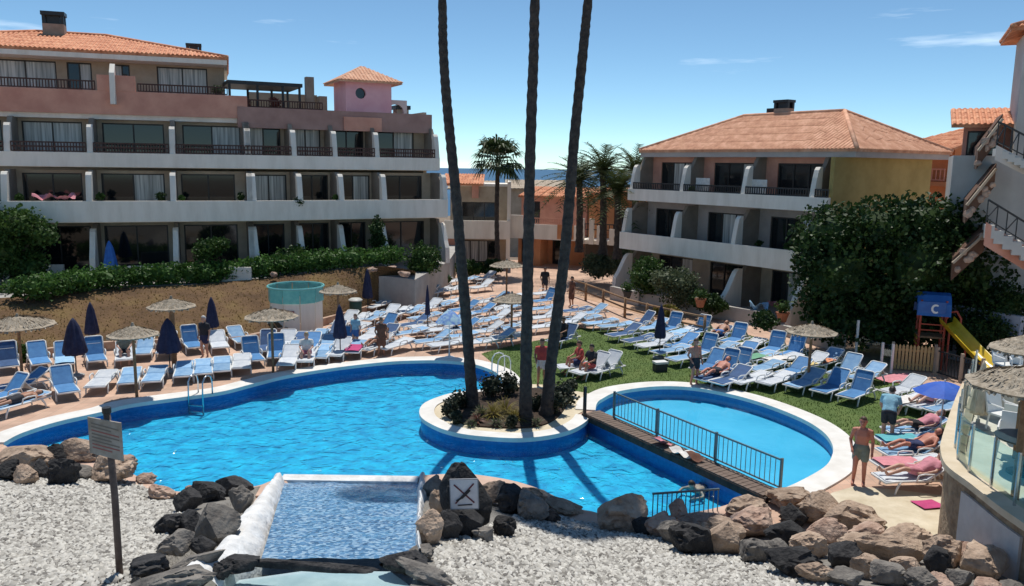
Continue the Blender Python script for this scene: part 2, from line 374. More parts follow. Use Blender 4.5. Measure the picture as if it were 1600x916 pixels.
# dry sloping garden below the long building
gf = W([(-140,585),(-60,566),(40,551),(150,537),(250,532),(350,530),(440,514),(540,489),(600,470),(652,447)], 0.3)
zBk = [1.75,1.75,1.75,1.75,1.75,1.82,2.05,2.2,2.3,2.2]
gbk = [at(u, v, z).to_2d() for (u, v), z in zip([(-140,470),(-60,468),(60,462),(200,449),(300,445),(380,438),(470,428),(540,420),(600,416),(648,424)], zBk)]
gF, gB = spline(gf, 6, False), spline(gbk, 6, False)
M_dry = mat('dry_brown_ground_cover', (0.082,0.045,0.02), (0.18,0.118,0.042), 0.98, 0.7, detail=8, bump=1.0, bscale=10, c3=(0.135,0.076,0.034), lo=0.32, hi=0.68)
gm = MB(); nu, nv = len(gF), 16
def garden_pt(i, t):
    p = gF[i].lerp(gB[i], t); z = 0.3 + (interp(i/6, range(len(zBk)), zBk) - 0.3) * (t ** 0.85)
    z += 0.10 * noise.noise(Vector((p.x*0.6, p.y*0.6, 0))) * min(1, t*4) * min(1, (1-t)*4) ; return Vector((p.x, p.y, z))
for i in range(nu):
    for j in range(nv): gm.v.append(tuple(garden_pt(i, j/(nv-1))))
for i in range(nu-1):
    for j in range(nv-1): gm.f.append((i*nv+j, (i+1)*nv+j, (i+1)*nv+j+1, i*nv+j+1))
structure(gm.build('sloping_garden', M_dry, smooth=True))
M_terr = mat('terrace_paving', (0.33,0.31,0.29), (0.43,0.41,0.38), 0.9, 1.0)
structure(MB().prism(list(gB) + [Vector((-4.0,50)), Vector((-4.0,62)), Vector((-70,62)), Vector((-70,gB[0].y))], -0.5, 1.75).build('upper_terrace', M_terr))
M_kerb = mat('garden_edge_stone', (0.36,0.22,0.16), (0.52,0.38,0.28), 0.9, 2.0, bump=0.4)
structure(ribbon(gF, -0.16, 0.06, -0.05, 0.36, 'garden_edge_wall', M_kerb))
gb = MB()                                       # low tufts on the dry slope
for k in range(7000):
    i = rr.randrange(nu-1); t = rr.uniform(0.02, 0.98); p = garden_pt(i, t).lerp(garden_pt(i+1, t), rr.random())
    a = rr.uniform(0, 6.283); h = rr.uniform(0.02, 0.09); ww = rr.uniform(.02,.05); b = len(gb.v)
    gb.v += [(p.x-ww*math.cos(a), p.y-ww*math.sin(a), p.z-.02), (p.x+ww*math.cos(a), p.y+ww*math.sin(a), p.z-.02), (p.x+rr.uniform(-.06,.06), p.y+rr.uniform(-.06,.06), p.z+h)]; gb.f.append((b,b+1,b+2))
o = stuff(gb.build('dry_grass', leafmat('dry_grass_blades', (0.18,0.115,0.05), (0.28,0.20,0.08), 0.5), fix=False)); tag(o, 'parched brown ground cover on the sloping garden below the hedge', 'ground cover')

# ------------------------------------------------------------------ rock garden, gravel and cascade
edge_px = [(-400,740),(-200,738),(0,735),(100,732),(180,744),(260,772),(330,770),(440,754),(660,752),(760,768),(830,788),(900,814),(1000,824),(1100,828),(1250,832),(1400,842),(1600,852),(2000,865)]
EX = [at(u, v, 0).x for u, v in edge_px]; EY = [at(u, v, 0).y for u, v in edge_px]
SL = 0.272
def terr(x, y):
    d = interp(x, EX, EY) - y
    if d <= 0: return 0.0
    h = SL * d
    if h > 2.3: h = 2.3 + 0.6 * (1 - math.exp(-(h - 2.3) / 0.6))
    return h + 0.05 * noise.noise(Vector((x*0.9, y*0.9, 3))) * min(1, d)
def hit(u, v):
    d = ray(u, v); y = 6.0
    while y < 70:
        p = Vector((0,0,H)) + d * (y / d.y)
        if p.z <= terr(p.x, p.y): return Vector((p.x, p.y, terr(p.x, p.y)))
        y += 0.04
    return at(u, v, 0)
c_y = at(550, 749, -0.1).y
def cz(y): return -0.12 + SL * (c_y - y)
def hitc(u, v):
    d = ray(u, v); y = 6.0
    while y < 22:
        p = Vector((0,0,H)) + d * (y / d.y)
        if p.z <= cz(p.y): return Vector((p.x, p.y, cz(p.y)))
        y += 0.02
    return p
cBL, cBR, cTL, cTR = hitc(445,751), hitc(655,749), hitc(408,874), hitc(652,872)
chan = [cBL.to_2d()+Vector((-.5,.3)), cBR.to_2d()+Vector((.15,.3)), cTR.to_2d()+Vector((.1,-2.6)), cTL.to_2d()+Vector((-1.2,-2.6))]
M_gravbase = mat('gravel_bed', (0.17,0.155,0.135), (0.30,0.28,0.25), 0.95, 12, detail=8, bump=0.8, bscale=30)
gm = MB(); X = np.arange(-17, 15.01, 0.25); nv = 46
for x in X:
    e = interp(x, EX, EY)
    for j in range(nv):
        y = e - (e - 1.0) * (j / (nv-1)) ** 1.3; z = terr(x, y) + (0.006 if j == 0 else 0)
        if inside((x, y), chan): z -= 0.75
        gm.v.append((x, y, z))
for i in range(len(X)-1):
    for j in range(nv-1): gm.f.append((i*nv+j, i*nv+j+1, (i+1)*nv+j+1, (i+1)*nv+j))
structure(gm.build('rock_garden_ground', M_gravbase, smooth=True, fix=False))

# white marble chips, each a small uneven stone
ga = [hit(u, v).to_2d() for u, v in [(-150,750),(0,742),(60,742),(110,738),(200,752),(270,772),(292,800),(262,832),(262,866),(225,890),(190,930),(-150,930)]]
gb_ = [hit(u, v).to_2d() for u, v in [(672,868),(690,850),(740,830),(830,800),(900,808),(1000,822),(1090,848),(1190,878),(1340,925),(680,928),(690,900)]]
rs = np.random.RandomState(5)
octv = np.array([(1,0,0),(0,1,0),(-1,0,0),(0,-1,0),(.25,.2,.85),(-.3,-.2,.7)], float)
octf = np.array([(0,1,4),(1,2,4),(2,5,4),(2,3,5),(3,0,5),(0,4,5)])
def chips(polys, n, seed):
    rg = random.Random(seed); pts = []
    for poly in polys:
        xs_ = [p.x for p in poly]; ys_ = [p.y for p in poly]; A = 0.0
        for i in range(len(poly)): A += poly[i-1].x*poly[i].y - poly[i].x*poly[i-1].y
        want = int(abs(A)/2 * n); c = 0
        while c < want:
            x, y = rg.uniform(min(xs_), max(xs_)), rg.uniform(min(ys_), max(ys_))
            if inside((x, y), poly): pts.append((x, y, terr(x, y))); c += 1
    return np.array(pts)
P = chips([ga, gb_], 310, 11); n = len(P)
s_ = rs.uniform(0.022, 0.056, (n,1,1)); sh = rs.uniform(0.65, 1.35, (n,6,3)); an = rs.uniform(0, 6.283, n)
V = octv[None] * sh * s_ * np.array([1.25, 0.85, 0.85])
ca, sa = np.cos(an)[:,None], np.sin(an)[:,None]
V = np.stack([V[...,0]*ca - V[...,1]*sa, V[...,0]*sa + V[...,1]*ca, V[...,2]], -1)
tilt = rs.uniform(-.5,.5,(n,1)); V[...,2] += V[...,0]*tilt + 0.006
V += P[:,None,:]
Fc = (octf[None] + (np.arange(n)*6)[:,None,None]).reshape(-1,3)
me = bpy.data.meshes.new('gravel'); me.vertices.add(n*6); me.vertices.foreach_set('co', V.reshape(-1).astype(np.float32))
me.loops.add(Fc.size); me.loops.foreach_set('vertex_index', Fc.reshape(-1).astype(np.int32))
me.polygons.add(len(Fc)); me.polygons.foreach_set('loop_start', np.arange(0, Fc.size, 3, dtype=np.int32))
me.update(calc_edges=True); me.validate()
def chip_mat():
    m = mat('white_marble_chips', (0.5,0.5,0.5), None, 0.8); N, L = m.node_tree.nodes, m.node_tree.links
    g_ = N.new('ShaderNodeNewGeometry'); r = N.new('ShaderNodeValToRGB'); E = r.color_ramp.elements
    E[0].color = (0.12,0.11,0.10,1); E[0].position = 0.0; E[1].color = (0.62,0.60,0.55,1); E[1].position = 1.0
    e = E.new(0.22); e.color = (0.33,0.315,0.285,1); e = E.new(0.6); e.color = (0.48,0.46,0.42,1)
    L.new(g_.outputs['Random Per Island'], r.inputs['Fac']); L.new(r.outputs['Color'], N['Principled BSDF'].inputs['Base Color']); return m
me.materials.append(chip_mat())
tag(stuff(link('gravel', me)), 'white crushed marble gravel on the sloping rock garden', 'gravel')

# cascade
def cascade_mat():
    m = bpy.data.materials.new('wet_blue_mosaic'); m.use_nodes = True; N, L = m.node_tree.nodes, m.node_tree.links; b = N['Principled BSDF']
    t = N.new('ShaderNodeTexCoord'); v = N.new('ShaderNodeTexVoronoi'); v.inputs['Scale'].default_value = 17; L.new(t.outputs['Object'], v.inputs['Vector'])
    r = N.new('ShaderNodeValToRGB'); L.new(v.outputs['Color'], r.inputs['Fac'])
    r.color_ramp.elements[0].color = (0.05,0.13,0.25,1); r.color_ramp.elements[0].position = 0.2; r.color_ramp.elements[1].color = (0.40,0.56,0.70,1); r.color_ramp.elements[1].position = 0.85
    e = r.color_ramp.elements.new(0.5); e.color = (0.11,0.26,0.46,1); L.new(r.outputs['Color'], b.inputs['Base Color'])
    b.inputs['Roughness'].default_value = 0.22
    n = N.new('ShaderNodeTexNoise'); n.inputs['Scale'].default_value = 9; n.inputs['Detail'].default_value = 5; mq = N.new('ShaderNodeMapping'); mq.inputs['Scale'].default_value = (1.0,.22,.22); L.new(t.outputs['Object'], mq.inputs['Vector']); L.new(mq.outputs['Vector'], n.inputs['Vector'])
    bn = N.new('ShaderNodeBump'); bn.inputs['Strength'].default_value = 0.7; bn.inputs['Distance'].default_value = 0.05; L.new(n.outputs['Fac'], bn.inputs['Height']); L.new(bn.outputs['Normal'], b.inputs['Normal'])
    return m
def whitewash(): return mat('rough_whitewash', (0.62,0.61,0.59), (0.80,0.80,0.79), 0.9, 2.5, bump=0.8, bscale=9)
cas = thing('cascade', 'sloping water cascade of blue grey mosaic between white walls, running into the pool', 'cascade', (0,0,0))
cm = MB(); nu, nv = 26, 40
for j in range(nv):
    t = j/(nv-1)
    for i in range(nu):
        p = (cBL.lerp(cBR, i/(nu-1))).lerp(cTL.lerp(cTR, i/(nu-1)), t)
        cm.v.append((p.x, p.y, p.z + 0.03*noise.noise(Vector((p.x*2, p.y*2, 1))) + 0.012*noise.noise(Vector((p.x*7, p.y*4, 5)))))
for j in range(nv-1):
    for i in range(nu-1): cm.f.append((j*nu+i, (j+1)*nu+i, (j+1)*nu+i+1, j*nu+i+1))
cm.build('mosaic_slope', cascade_mat(), cas, smooth=True, fix=False)
lb = MB().box(cBL.x-.05, cBR.x+.05, cBL.y-.25, cBL.y+.12, -0.75, 0.075); lb.build('weir_edge', whitewash(), cas)
def rough_wall(name, inner, outerl, hgt, seed, m, parent, base=0.5):
    """irregular painted stone wall between two ground lines (lists of 3D points)"""
    wm = MB(); nu = len(inner); nv = 17
    for i in range(nu):
        for j in range(nv):
            t = j/(nv-1); p = inner[i].lerp(outerl[i], t); k = math.sin(math.pi*t) ** 0.45
            nz_ = noise.noise(Vector((p.x*1.7, p.y*1.7, seed))) + 0.8*noise.noise(Vector((p.x*4, p.y*4, seed+4))) + 0.4*noise.noise(Vector((p.x*10, p.y*10, seed+4)))
            z = p.z - base*(1-k) + (hgt*(1+0.5*nz_))*k
            q = Vector((p.x + 0.05*noise.noise(Vector((p.x*3, p.y*3, seed+9))), p.y, z)); wm.v.append(tuple(q))
    for i in range(nu-1):
        for j in range(nv-1): wm.f.append((i*nv+j, (i+1)*nv+j, (i+1)*nv+j+1, i*nv+j+1))
    return wm.build(name, m, parent, smooth=True)
def lines(pa, pb, n=60):
    a = [hitc(u, v) for u, v in pa]; b = [hitc(u, v) for u, v in pb]
    def res(l):
        out = []
        for i in range(n):
            t = i/(n-1)*(len(l)-1); k = min(int(t), len(l)-2); out.append(l[k].lerp(l[k+1], t-k))
        return out
    return res(a), res(b)
a, b = lines([(449,756),(436,800),(414,865),(350,905)], [(424,752),(372,806),(312,872),(225,925)])
rough_wall('side_wall', a, b, 0.20, 2, whitewash(), cas)
a, b = lines([(651,752),(650,800),(649,870)], [(668,752),(663,800),(660,874)])
rough_wall('side_wall', a, b, 0.2, 6, whitewash(), cas)
zt = cTL.z
basin_poly = [hitc(u, v).to_2d() for u, v in [(262,912),(350,890),(480,882),(610,884),(655,900),(690,960),(250,960)]]
structure(MB().sheet([basin_poly], zt + 0.16).build('upper_basin_water', water_mat('upper_basin_water', (0.86,0.94,0.95), 0.5, 3.0)))
structure(MB().sheet([basin_poly], zt - 0.02).build('upper_basin_floor', mat('pale_basin_plaster', (0.36,0.46,0.50), (0.50,0.58,0.60), 0.7, 2)))
# ------------------------------------------------------------------ rocks
import bmesh
def rock_mesh(seed, size, rough=0.34, sub=4, sharp=0.0):
    bm = bmesh.new(); bmesh.ops.create_icosphere(bm, subdivisions=sub, radius=1.0); o = Vector((seed*7.3, seed*3.1, seed*1.7))
    rg = random.Random(seed); cuts = [(Vector((rg.uniform(-1,1), rg.uniform(-1,1), rg.uniform(-.6,1))).normalized(), rg.uniform(0.55,0.85)) for _ in range(7)]
    for v in bm.verts:
        p = v.co.normalized(); r = 1.0 + rough*noise.noise(p*1.6+o) + rough*0.55*noise.noise(p*3.7+o) + rough*0.36*noise.noise(p*8+o) + rough*0.28*noise.noise(p*15+o)
        q = p * r
        for nn, d in cuts:
            e = q.dot(nn) - d
            if e > 0: q = q - nn * e * 0.85
        v.co = Vector((q.x*size[0], q.y*size[1], q.z*size[2]))
    me = bpy.data.meshes.new('rock'); bm.to_mesh(me); bm.free(); return me
M_rtan = mat('tan_volcanic_stone', (0.15,0.105,0.075), (0.52,0.40,0.30), 0.95, 3.0, detail=8, bump=1.0, bscale=14, rnd=0.18, c3=(0.38,0.275,0.20), lo=0.28, hi=0.68)
M_rpink = mat('pink_tan_stone', (0.30,0.185,0.135), (0.55,0.40,0.31), 0.95, 3.0, detail=8, bump=1.0, bscale=12, rnd=0.15)
M_rblack = mat('black_lava_stone', (0.012,0.012,0.014), (0.05,0.047,0.046), 0.9, 4.0, detail=6, bump=1.0, bscale=12, rnd=0.25)
M_rgrey = mat('grey_basalt_stone', (0.105,0.093,0.083), (0.26,0.235,0.205), 0.92, 3.0, detail=6, bump=0.9, bscale=12, rnd=0.2)
RM = {'t': M_rtan, 'p': M_rpink, 'b': M_rblack, 'g': M_rgrey}
RN = {'t': 'tan volcanic', 'p': 'pinkish tan', 'b': 'black lava', 'g': 'grey basalt'}
def rock(u, v, wpx, hpx, c, label, seed, dz=0.0, ry=0.0, depth=None, name='boulder', Y=None):
    """u, v: middle of the rock's foot in the photo; wpx, hpx: its size there"""
    p = hit(u, v) if Y is None else atY(u, v, Y); dist = p.y; k = dist / F
    sx = wpx * k / 2 * 1.1; sz = hpx * k / 2 * 1.08; sy = (depth or 0.9) * (sx + sz) / 2
    me = rock_mesh(seed, (sx, sy, sz)); me.materials.append(RM[c]); me.polygons.foreach_set('use_smooth', [False] * len(me.polygons))
    o = link(name, me); o.location = (p.x, p.y + sy*0.35, p.z + sz*0.80 + dz); o.rotation_euler = (0, ry, R.uniform(-.3,.3))
    return tag(o, label, 'rock', 'rocks round the cascade and pool edge')
ROCKS = [  # u, v(foot), w, h, kind, tilt, label
 (30,735,90,42,'t',0,'flat-topped tan rock at the photo edge behind the white gravel'),
 (12,752,40,34,'b',0,'small black rock half cut by the photo edge above the gravel'),
 (37,757,32,34,'t',0,'small stumpy brown rock standing on the gravel left of the black ones'),
 (62,746,26,30,'b',0,'dark wedge of lava between the stumpy brown rock and the black block'),
 (97,757,44,46,'b',0,'black lava block standing on the gravel beside the stumpy brown rock'),
 (120,722,75,40,'t',0,'low tan rock with greenish top at the pool rim'),
 (85,728,36,34,'b',0,'dark crumbly rock between two flat tan rocks at the pool rim'),
 (128,748,34,26,'g',0,'grey rock tucked behind the black lava block'),
 (168,752,78,44,'t',0,'broad tan rock behind the sign post'),
 (198,738,26,30,'p',0,'small pinkish rock right behind the sign post'),
 (250,782,46,24,'p',0,'pink stone low at the water edge between gravel and black rocks'),
 (225,757,34,18,'p',0,'thin pale stone lying at the pool rim past the sign post'),
 (290,800,44,36,'b',0,'black rock nearest the pink stone in the dark pile'),
 (322,784,60,38,'b',0,'black jagged rock on top of the dark pile by the water'),
 (362,775,56,34,'b',0,'black rock at the pool end of the dark pile'),
 (300,776,22,18,'p',0,'little pink stone lodged among the black rocks'),
 (262,835,42,36,'b',0,'dark rounded rock at the gravel edge under the black pile'),
 (300,835,46,40,'b',0,'black rock in the shade between grey boulder and gravel'),
 (338,852,72,70,'g',0.2,'big pointed grey boulder left of the white cascade wall'),
 (376,800,42,40,'g',0,'rounded greyish tan rock against the white cascade wall'),
 (275,866,56,34,'g',0.1,'grey rock below the dark rounded one by the gravel'),
 (318,868,40,30,'b',0,'black stone squeezed below the pointed grey boulder'),
 (300,900,130,36,'g',-0.30,'long slanting grey slab rising toward the cascade wall'),
 (232,900,70,34,'b',-0.25,'dark slab lying against the long grey one'),
 (250,930,150,38,'g',-0.25,'lowest long grey slab at the bottom of the photo'),
 (345,905,34,30,'b',0,'dark stone at the foot of the white cascade wall'),
 (470,893,265,15,'b',0.0,'long black stone lip across the top of the cascade'),
 (372,897,60,30,'b',0,'black stone ending the lip beside the white wall'),
 (676,776,30,36,'g',0,'brown-grey rock against the thin white cascade wall'),
 (682,806,28,44,'t',0,'upright tan stone beside the thin white cascade wall'),
 (672,850,44,60,'t',0.1,'smooth tan boulder at the end of the thin white wall'),
 (660,876,40,28,'g',0,'low grey stone below the smooth tan boulder'),
 (728,838,70,44,'b',0,'broad black rock under the crossed-out sign'),
 (700,842,44,44,'b',0,'black rock between the sign rock and the tan boulder'),
 (754,844,36,24,'g',0,'small rounded dark grey stone at the foot of the sign rock'),
 (788,838,38,40,'b',0,'black rough stone beside the rounded grey one'),
 (775,790,52,38,'t',0,'tan rock behind the sign rock at the water'),
 (800,802,54,46,'b',0,'black rock with a flat tan neighbour near the water'),
 (830,812,60,40,'g',0.1,'dark grey rock in the row leading to the pink coping'),
 (845,792,70,30,'t',0.35,'long tan slab sloping down along the pool'),
 (880,806,60,26,'t',0.3,'last tan slab before the pink coping'),
 (855,815,40,24,'b',0,'low black stone under the sloping tan slabs'),
 (975,828,98,58,'t',0,'big rounded speckled boulder standing alone above the gravel'),
 (1030,838,50,40,'p',0,'pinkish rock next to the big speckled boulder'),
 (1058,812,28,34,'p',0,'narrow upright tan stone by the small pool railing'),
 (1095,826,80,26,'p',0,'flat pinkish ledge behind the black rocks'),
 (1085,866,86,54,'b',0,'wide black rock in the shade above the gravel'),
 (1130,868,56,52,'t',0.15,'triangular tan rock between the black ones'),
 (1180,880,56,46,'g',0,'dark grey rock right of the triangular tan one'),
 (1165,815,70,40,'t',0,'tan block at the end of the footbridge'),
 (1180,840,90,44,'p',0,'broad pink-tan boulder below the footbridge end'),
 (1240,900,84,50,'b',0,'black boulder forming the base of the lava stack'),
 (1232,856,62,50,'b',0,'middle black rock of the lava stack'),
 (1240,822,40,36,'b',0,'pointed black rock topping the lava stack'),
 (1235,795,70,36,'t',0,'tan rock right at the footbridge landing'),
 (1285,820,80,50,'t',0,'tan boulder behind the lava stack'),
 (1290,850,60,44,'p',0,'reddish pitted rock right of the lava stack'),
 (1335,835,110,46,'t',0.25,'long tan boulder with shaded hollow lying toward the stone wall'),
 (1345,866,60,34,'t',0,'tan rock under the long tan boulder'),
 (1400,880,140,44,'t',0.08,'large flat-faced brown boulder facing the gravel'),
 (1320,890,52,46,'b',0,'black rock between the lava stack and the flat-faced boulder'),
 (1320,916,60,28,'g',0,'grey stone at the bottom photo edge by the lava stack'),
 (1395,915,70,40,'g',0,'grey-brown stone under the flat-faced brown boulder'),
 (1440,925,60,34,'g',0,'grey cobble at the bottom photo edge below the brown boulder'),
 (1475,892,64,58,'t',0,'upright brown rock with a dark cleft below the stone wall'),
 (1465,898,40,50,'b',0,'black rock in the cleft beside the upright brown one'),
 (1540,905,80,56,'t',0,'brown boulder below the pale wall panel'),
 (1500,920,50,34,'g',0,'grey-green stone below the brown boulders'),
 (1545,928,46,28,'p',0,'small pink stone lowest in the corner of the photo'),
 (1585,930,40,26,'g',0,'small grey stone in the corner below the wall'),
 (1135,848,70,36,'t',0,'tan block behind the triangular rock'),
 (1215,880,50,40,'g',0,'grey rock wedged left of the lava stack'),
 (1265,872,56,44,'t',0,'brown rock leaning on the lava stack from behind'),
 (1360,850,70,36,'p',0,'pinkish rock over the long tan boulder'),
 (1420,858,80,34,'t',0,'tan ledge above the flat-faced boulder'),
 (1360,905,56,40,'t',0,'brown stone in front of the flat-faced boulder'),
 (1280,912,60,34,'t',0,'brown stone at the gravel end under the lava stack'),
 (1420,905,60,40,'t',0,'brown rock under the flat-faced boulder'),
 (1510,885,60,44,'p',0,'pink rock between the two brown boulders below the wall'),
 (1575,895,60,50,'t',0,'tan boulder at the photo edge below the pale panel'),
 (1055,850,56,40,'g',0,'grey rock between pinkish rock and wide black rock'),
 (1005,835,40,26,'b',0,'dark stone tucked under the big speckled boulder'),
 (1465,925,50,30,'p',0,'pink cobble at the bottom photo edge'),
 (628,894,70,34,'b',0,'black rock closing the lip at the thin white wall'),
 (668,912,110,34,'g',0.35,'long dark stone sloping away from the lip beside the gravel'),
]
for i, (u, v, wp, hp, c, tl, lb_) in enumerate(ROCKS):
    long_ = wp > 2.4*hp
    rock(u, v, wp, hp, c, lb_, 20+i, ry=tl, depth=(0.13 if wp > 250 else 0.5 if long_ else 0.95))
# the tall lava rock that carries the square sign
p = hit(728, 832); k = p.y/F
me = rock_mesh(5, (46*k, 34*k, 62*k), rough=0.16); me.materials.append(M_rblack)
o = link('boulder', me); o.location = (p.x, p.y+0.3, p.z+48*k); tag(o, 'tall black lava rock carrying the crossed-out sign', 'rock', 'rocks round the cascade and pool edge')

# ------------------------------------------------------------------ foliage
def leaf(mb, p, s, rg, up=0.3):
    d = Vector((rg.gauss(0,1), rg.gauss(0,1), rg.gauss(0,1)+up)).normalized(); a = Vector((rg.gauss(0,1), rg.gauss(0,1), rg.gauss(0,1))).cross(d).normalized()
    b = a.cross(d); l = s*rg.uniform(.7,1.3); w_ = l*0.42
    n = len(mb.v); mb.v += [tuple(p-d*l*.5), tuple(p+a*w_+b*l*.08), tuple(p+d*l*.5), tuple(p-a*w_+b*l*.08)]; mb.f.append((n,n+1,n+2,n+3))
def crown(mb, lobes, n, s, seed, fill=0.75):
    """leaves spread over and through uneven lobes (centre, radii)"""
    rg = random.Random(seed); tot = sum((l[1][0]*l[1][1]+l[1][0]*l[1][2]) for l in lobes)
    for c, r in lobes:
        for _ in range(int(n * (r[0]*r[1]+r[0]*r[2]) / tot)):
            d = Vector((rg.gauss(0,1), rg.gauss(0,1), rg.gauss(0,1))).normalized()
            q = 1 + 0.34*noise.noise(d*2.3 + Vector(c)) + 0.2*noise.noise(d*5.5 + Vector(c))
            t = q * (rg.uniform(fill, 1.04) ** 0.7); leaf(mb, Vector((c[0]+d.x*r[0]*t, c[1]+d.y*r[1]*t, c[2]+d.z*r[2]*t)), s, rg)
def core(mb, lobes, k=0.74):
    for i, (c, r) in enumerate(lobes):
        bm = bmesh.new(); bmesh.ops.create_icosphere(bm, subdivisions=2, radius=1.0); b = len(mb.v)
        for v in bm.verts:
            q = k*(1 + 0.3*noise.noise(v.co*2.3 + Vector(c))); mb.v.append((c[0]+v.co.x*r[0]*q, c[1]+v.co.y*r[1]*q, c[2]+v.co.z*r[2]*q))
        for f in bm.faces: mb.f.append(tuple(b+v.index for v in f.verts))
        bm.free()
def lobes_in(rg, n, rx, ry, z0, z1, rmin, rmax):
    out = []
    for _ in range(n):
        a = rg.uniform(0, 6.283); q = math.sqrt(rg.random()); r = rg.uniform(rmin, rmax); z = rg.uniform(z0+r*.6, z1-r*.8)
        out.append(((math.cos(a)*q*(rx-r*.7), math.sin(a)*q*(ry-r*.7), z), (r, r, r*rg.uniform(.65,.9))))
    return out
def tree(label, loc, lobes, n, s, m, seed, trunk_h, tr, cat='tree', name='leafy_tree', group=None):
    t = thing(name, label, cat, loc, 0, group); mb = MB(); core(mb, lobes, .62); crown(mb, lobes, n, s, seed, .62); mb.build('crown', m, t, fix=False)
    tm = MB(); tm.tube([(0,0,-.1),(0.05,0,trunk_h*.4),(-.04,.03,trunk_h)], [tr*1.3, tr, tr*.8], 10)
    for c, r in lobes[:6]: tm.tube([(0,0,trunk_h*.85), (c[0]*.5, c[1]*.5, trunk_h*.85+(c[2]-trunk_h*.85)*.6), c], [tr*.55, tr*.35, tr*.12], 6)
    tm.build('trunk', M_bark, t); return t
def shrub(label, loc, rx, ry, h, n, s, m, seed, name='shrub', group=None, k=5):
    rg = random.Random(seed); lobes = lobes_in(rg, k, rx, ry, 0, h, min(rx,h*.6)*.5, min(rx,h*.6)*.8) + [((0,0,h*.45),(rx*.7,ry*.7,h*.5))]
    t = thing(name, label, 'shrub', loc, 0, group); mb = MB(); core(mb, lobes, .56); crown(mb, lobes, int(n*1.4), s, seed, .55); mb.build('foliage', m, t, fix=False)
    st = MB()
    for i in range(5):
        a = i*1.3; st.tube([(0,0,-.05), (math.cos(a)*rx*.25, math.sin(a)*ry*.25, h*.3), (math.cos(a)*rx*.45, math.sin(a)*ry*.45, h*.6)], [.03,.022,.01], 5)
    st.build('stem', M_bark, t); return t

# big dark ficus in front of the stairs
rg = random.Random(41); fc = atY(1398, 520, 33.8)
lob = [((-2.6,0,3.6),(2.0,2.0,1.8)), ((-3.0,.3,5.0),(1.5,1.5,1.3)), ((-1.2,-.4,5.3),(1.6,1.6,1.3)), ((.4,-.5,5.5),(1.7,1.6,1.35)), ((2.0,.1,5.3),(1.7,1.6,1.3)), ((3.1,.2,4.6),(1.3,1.4,1.2)),
       ((.3,-.9,3.9),(2.2,1.9,1.9)), ((2.4,-.3,3.5),(1.8,1.8,1.6)), ((-.8,.2,2.4),(2.5,2.0,1.3)), ((1.4,.2,2.2),(2.2,2.0,1.2)), ((-2.4,.3,2.0),(1.5,1.6,1.0)), ((3.3,.2,2.6),(1.0,1.1,1.0)), ((-3.6,.2,4.2),(.9,1,.9)), ((-1.8,-.2,1.3),(2.1,1.7,1.0)), ((.6,-.2,1.2),(2.3,1.7,1.0)), ((2.6,0,1.4),(1.6,1.4,.9))]
tree('huge dark rounded ficus tree in front of the outdoor stairs', (fc.x, fc.y, 0.05), lob, 26000, 0.20, M_leafdark, 41, 2.6, 0.35, name='ficus_tree')
# tree at the photo edge by the long building
tp = atY(20, 440, 38.5)
tree('bushy green tree at the photo edge beside the ground-floor terraces', (tp.x, tp.y, 1.0), [((-.9,0,3.2),(1.5,1.4,1.1)), ((.7,-.2,3.6),(1.1,1.1,.9)), ((1.5,0,3.2),(.8,.9,.65)), ((-.2,.1,2.2),(1.5,1.4,1.2)), ((.7,0,1.6),(1.0,1.0,.8)), ((-1.4,.1,4.1),(1.0,1.0,.8))], 7500, 0.16, M_leaf, 5, 1.7, .16)
# dark greenery under the far wall and below the stairs
for i, (u, v, Y, rx, h, m, lb_) in enumerate([
  (1572,520,31.4,1.6,3.7,M_leafdark,'dark bush below the lower stair flight at the photo edge'),
  (1528,500,32.2,1.1,3.4,M_leafdark,'dark bush between the ficus and the stair wall'),
  (655,424,45.4,1.2,2.0,M_leaf,'spiky rounded bush at the corner of the long building'),
  (325,400,40.4,1.0,1.2,M_leaf,'leafy bush in the ground-floor terrace opening behind the hedge'),
  (455,415,42.6,1.5,1.3,M_leaf,'dark bush against the pink ground-floor wall above the hedge'),
  (590,392,44.9,.5,2.4,M_leafdark,'slim dark shrub reaching up to the white balcony of the long building'),
  (1060,468,42.5,1.7,2.1,M_olive,'grey-green bush before the ground-floor terrace of the tiled-roof building'),
  (1010,458,44.5,1.2,2.5,M_leaf,'taller green bush next to the grey-green one by the sloping pillar'),
  (1110,480,40.8,1.1,1.0,M_leafdark,'low dark plant under the open terrace of the tiled-roof building'),
  (935,425,53,1.6,1.6,M_olive,'grey-green shrub in the shade beyond the wooden railing'),
  (975,420,52,1.1,1.8,M_olive,'feathery pale shrub beside the sloping pillar'),
  (735,425,55,1.5,1.1,M_leaf,'low green planting below the central white parapet'),
  (770,422,55,1.0,1.0,M_leafdark,'dark planting next to the slim palm trunk'),
  (1045,487,39.5,.8,.6,M_gold,'yellow-green low bush beside the wooden railing end'),
  (1195,505,35,.9,.8,M_leafdark,'dark green bush behind the raised blue backrests by the towels'),
  (690,437,50,.8,.7,M_leaf,'small bush at the end of the dry garden'),
  (30,575,30.3,.75,.75,M_leaf,'green plant in front of the loungers at the photo edge'),
  (18,480,36,1.6,1.5,M_leafdark,'dark undergrowth below the edge tree'),
  (100,455,40.2,1.0,.9,M_olive,'pale shrub at the end of the hedge under the edge tree'),
 ]):
    p = atY(u, v, Y); z = {0:.05}.get(i, max(p.z - .25, 0.0)) if i > 1 else 0.0
    shrub(lb_, (p.x, p.y, z), rx, rx*.8, h, int(700 + 900*rx*h*.6), .13 if Y < 50 else .16, m, 300+i)

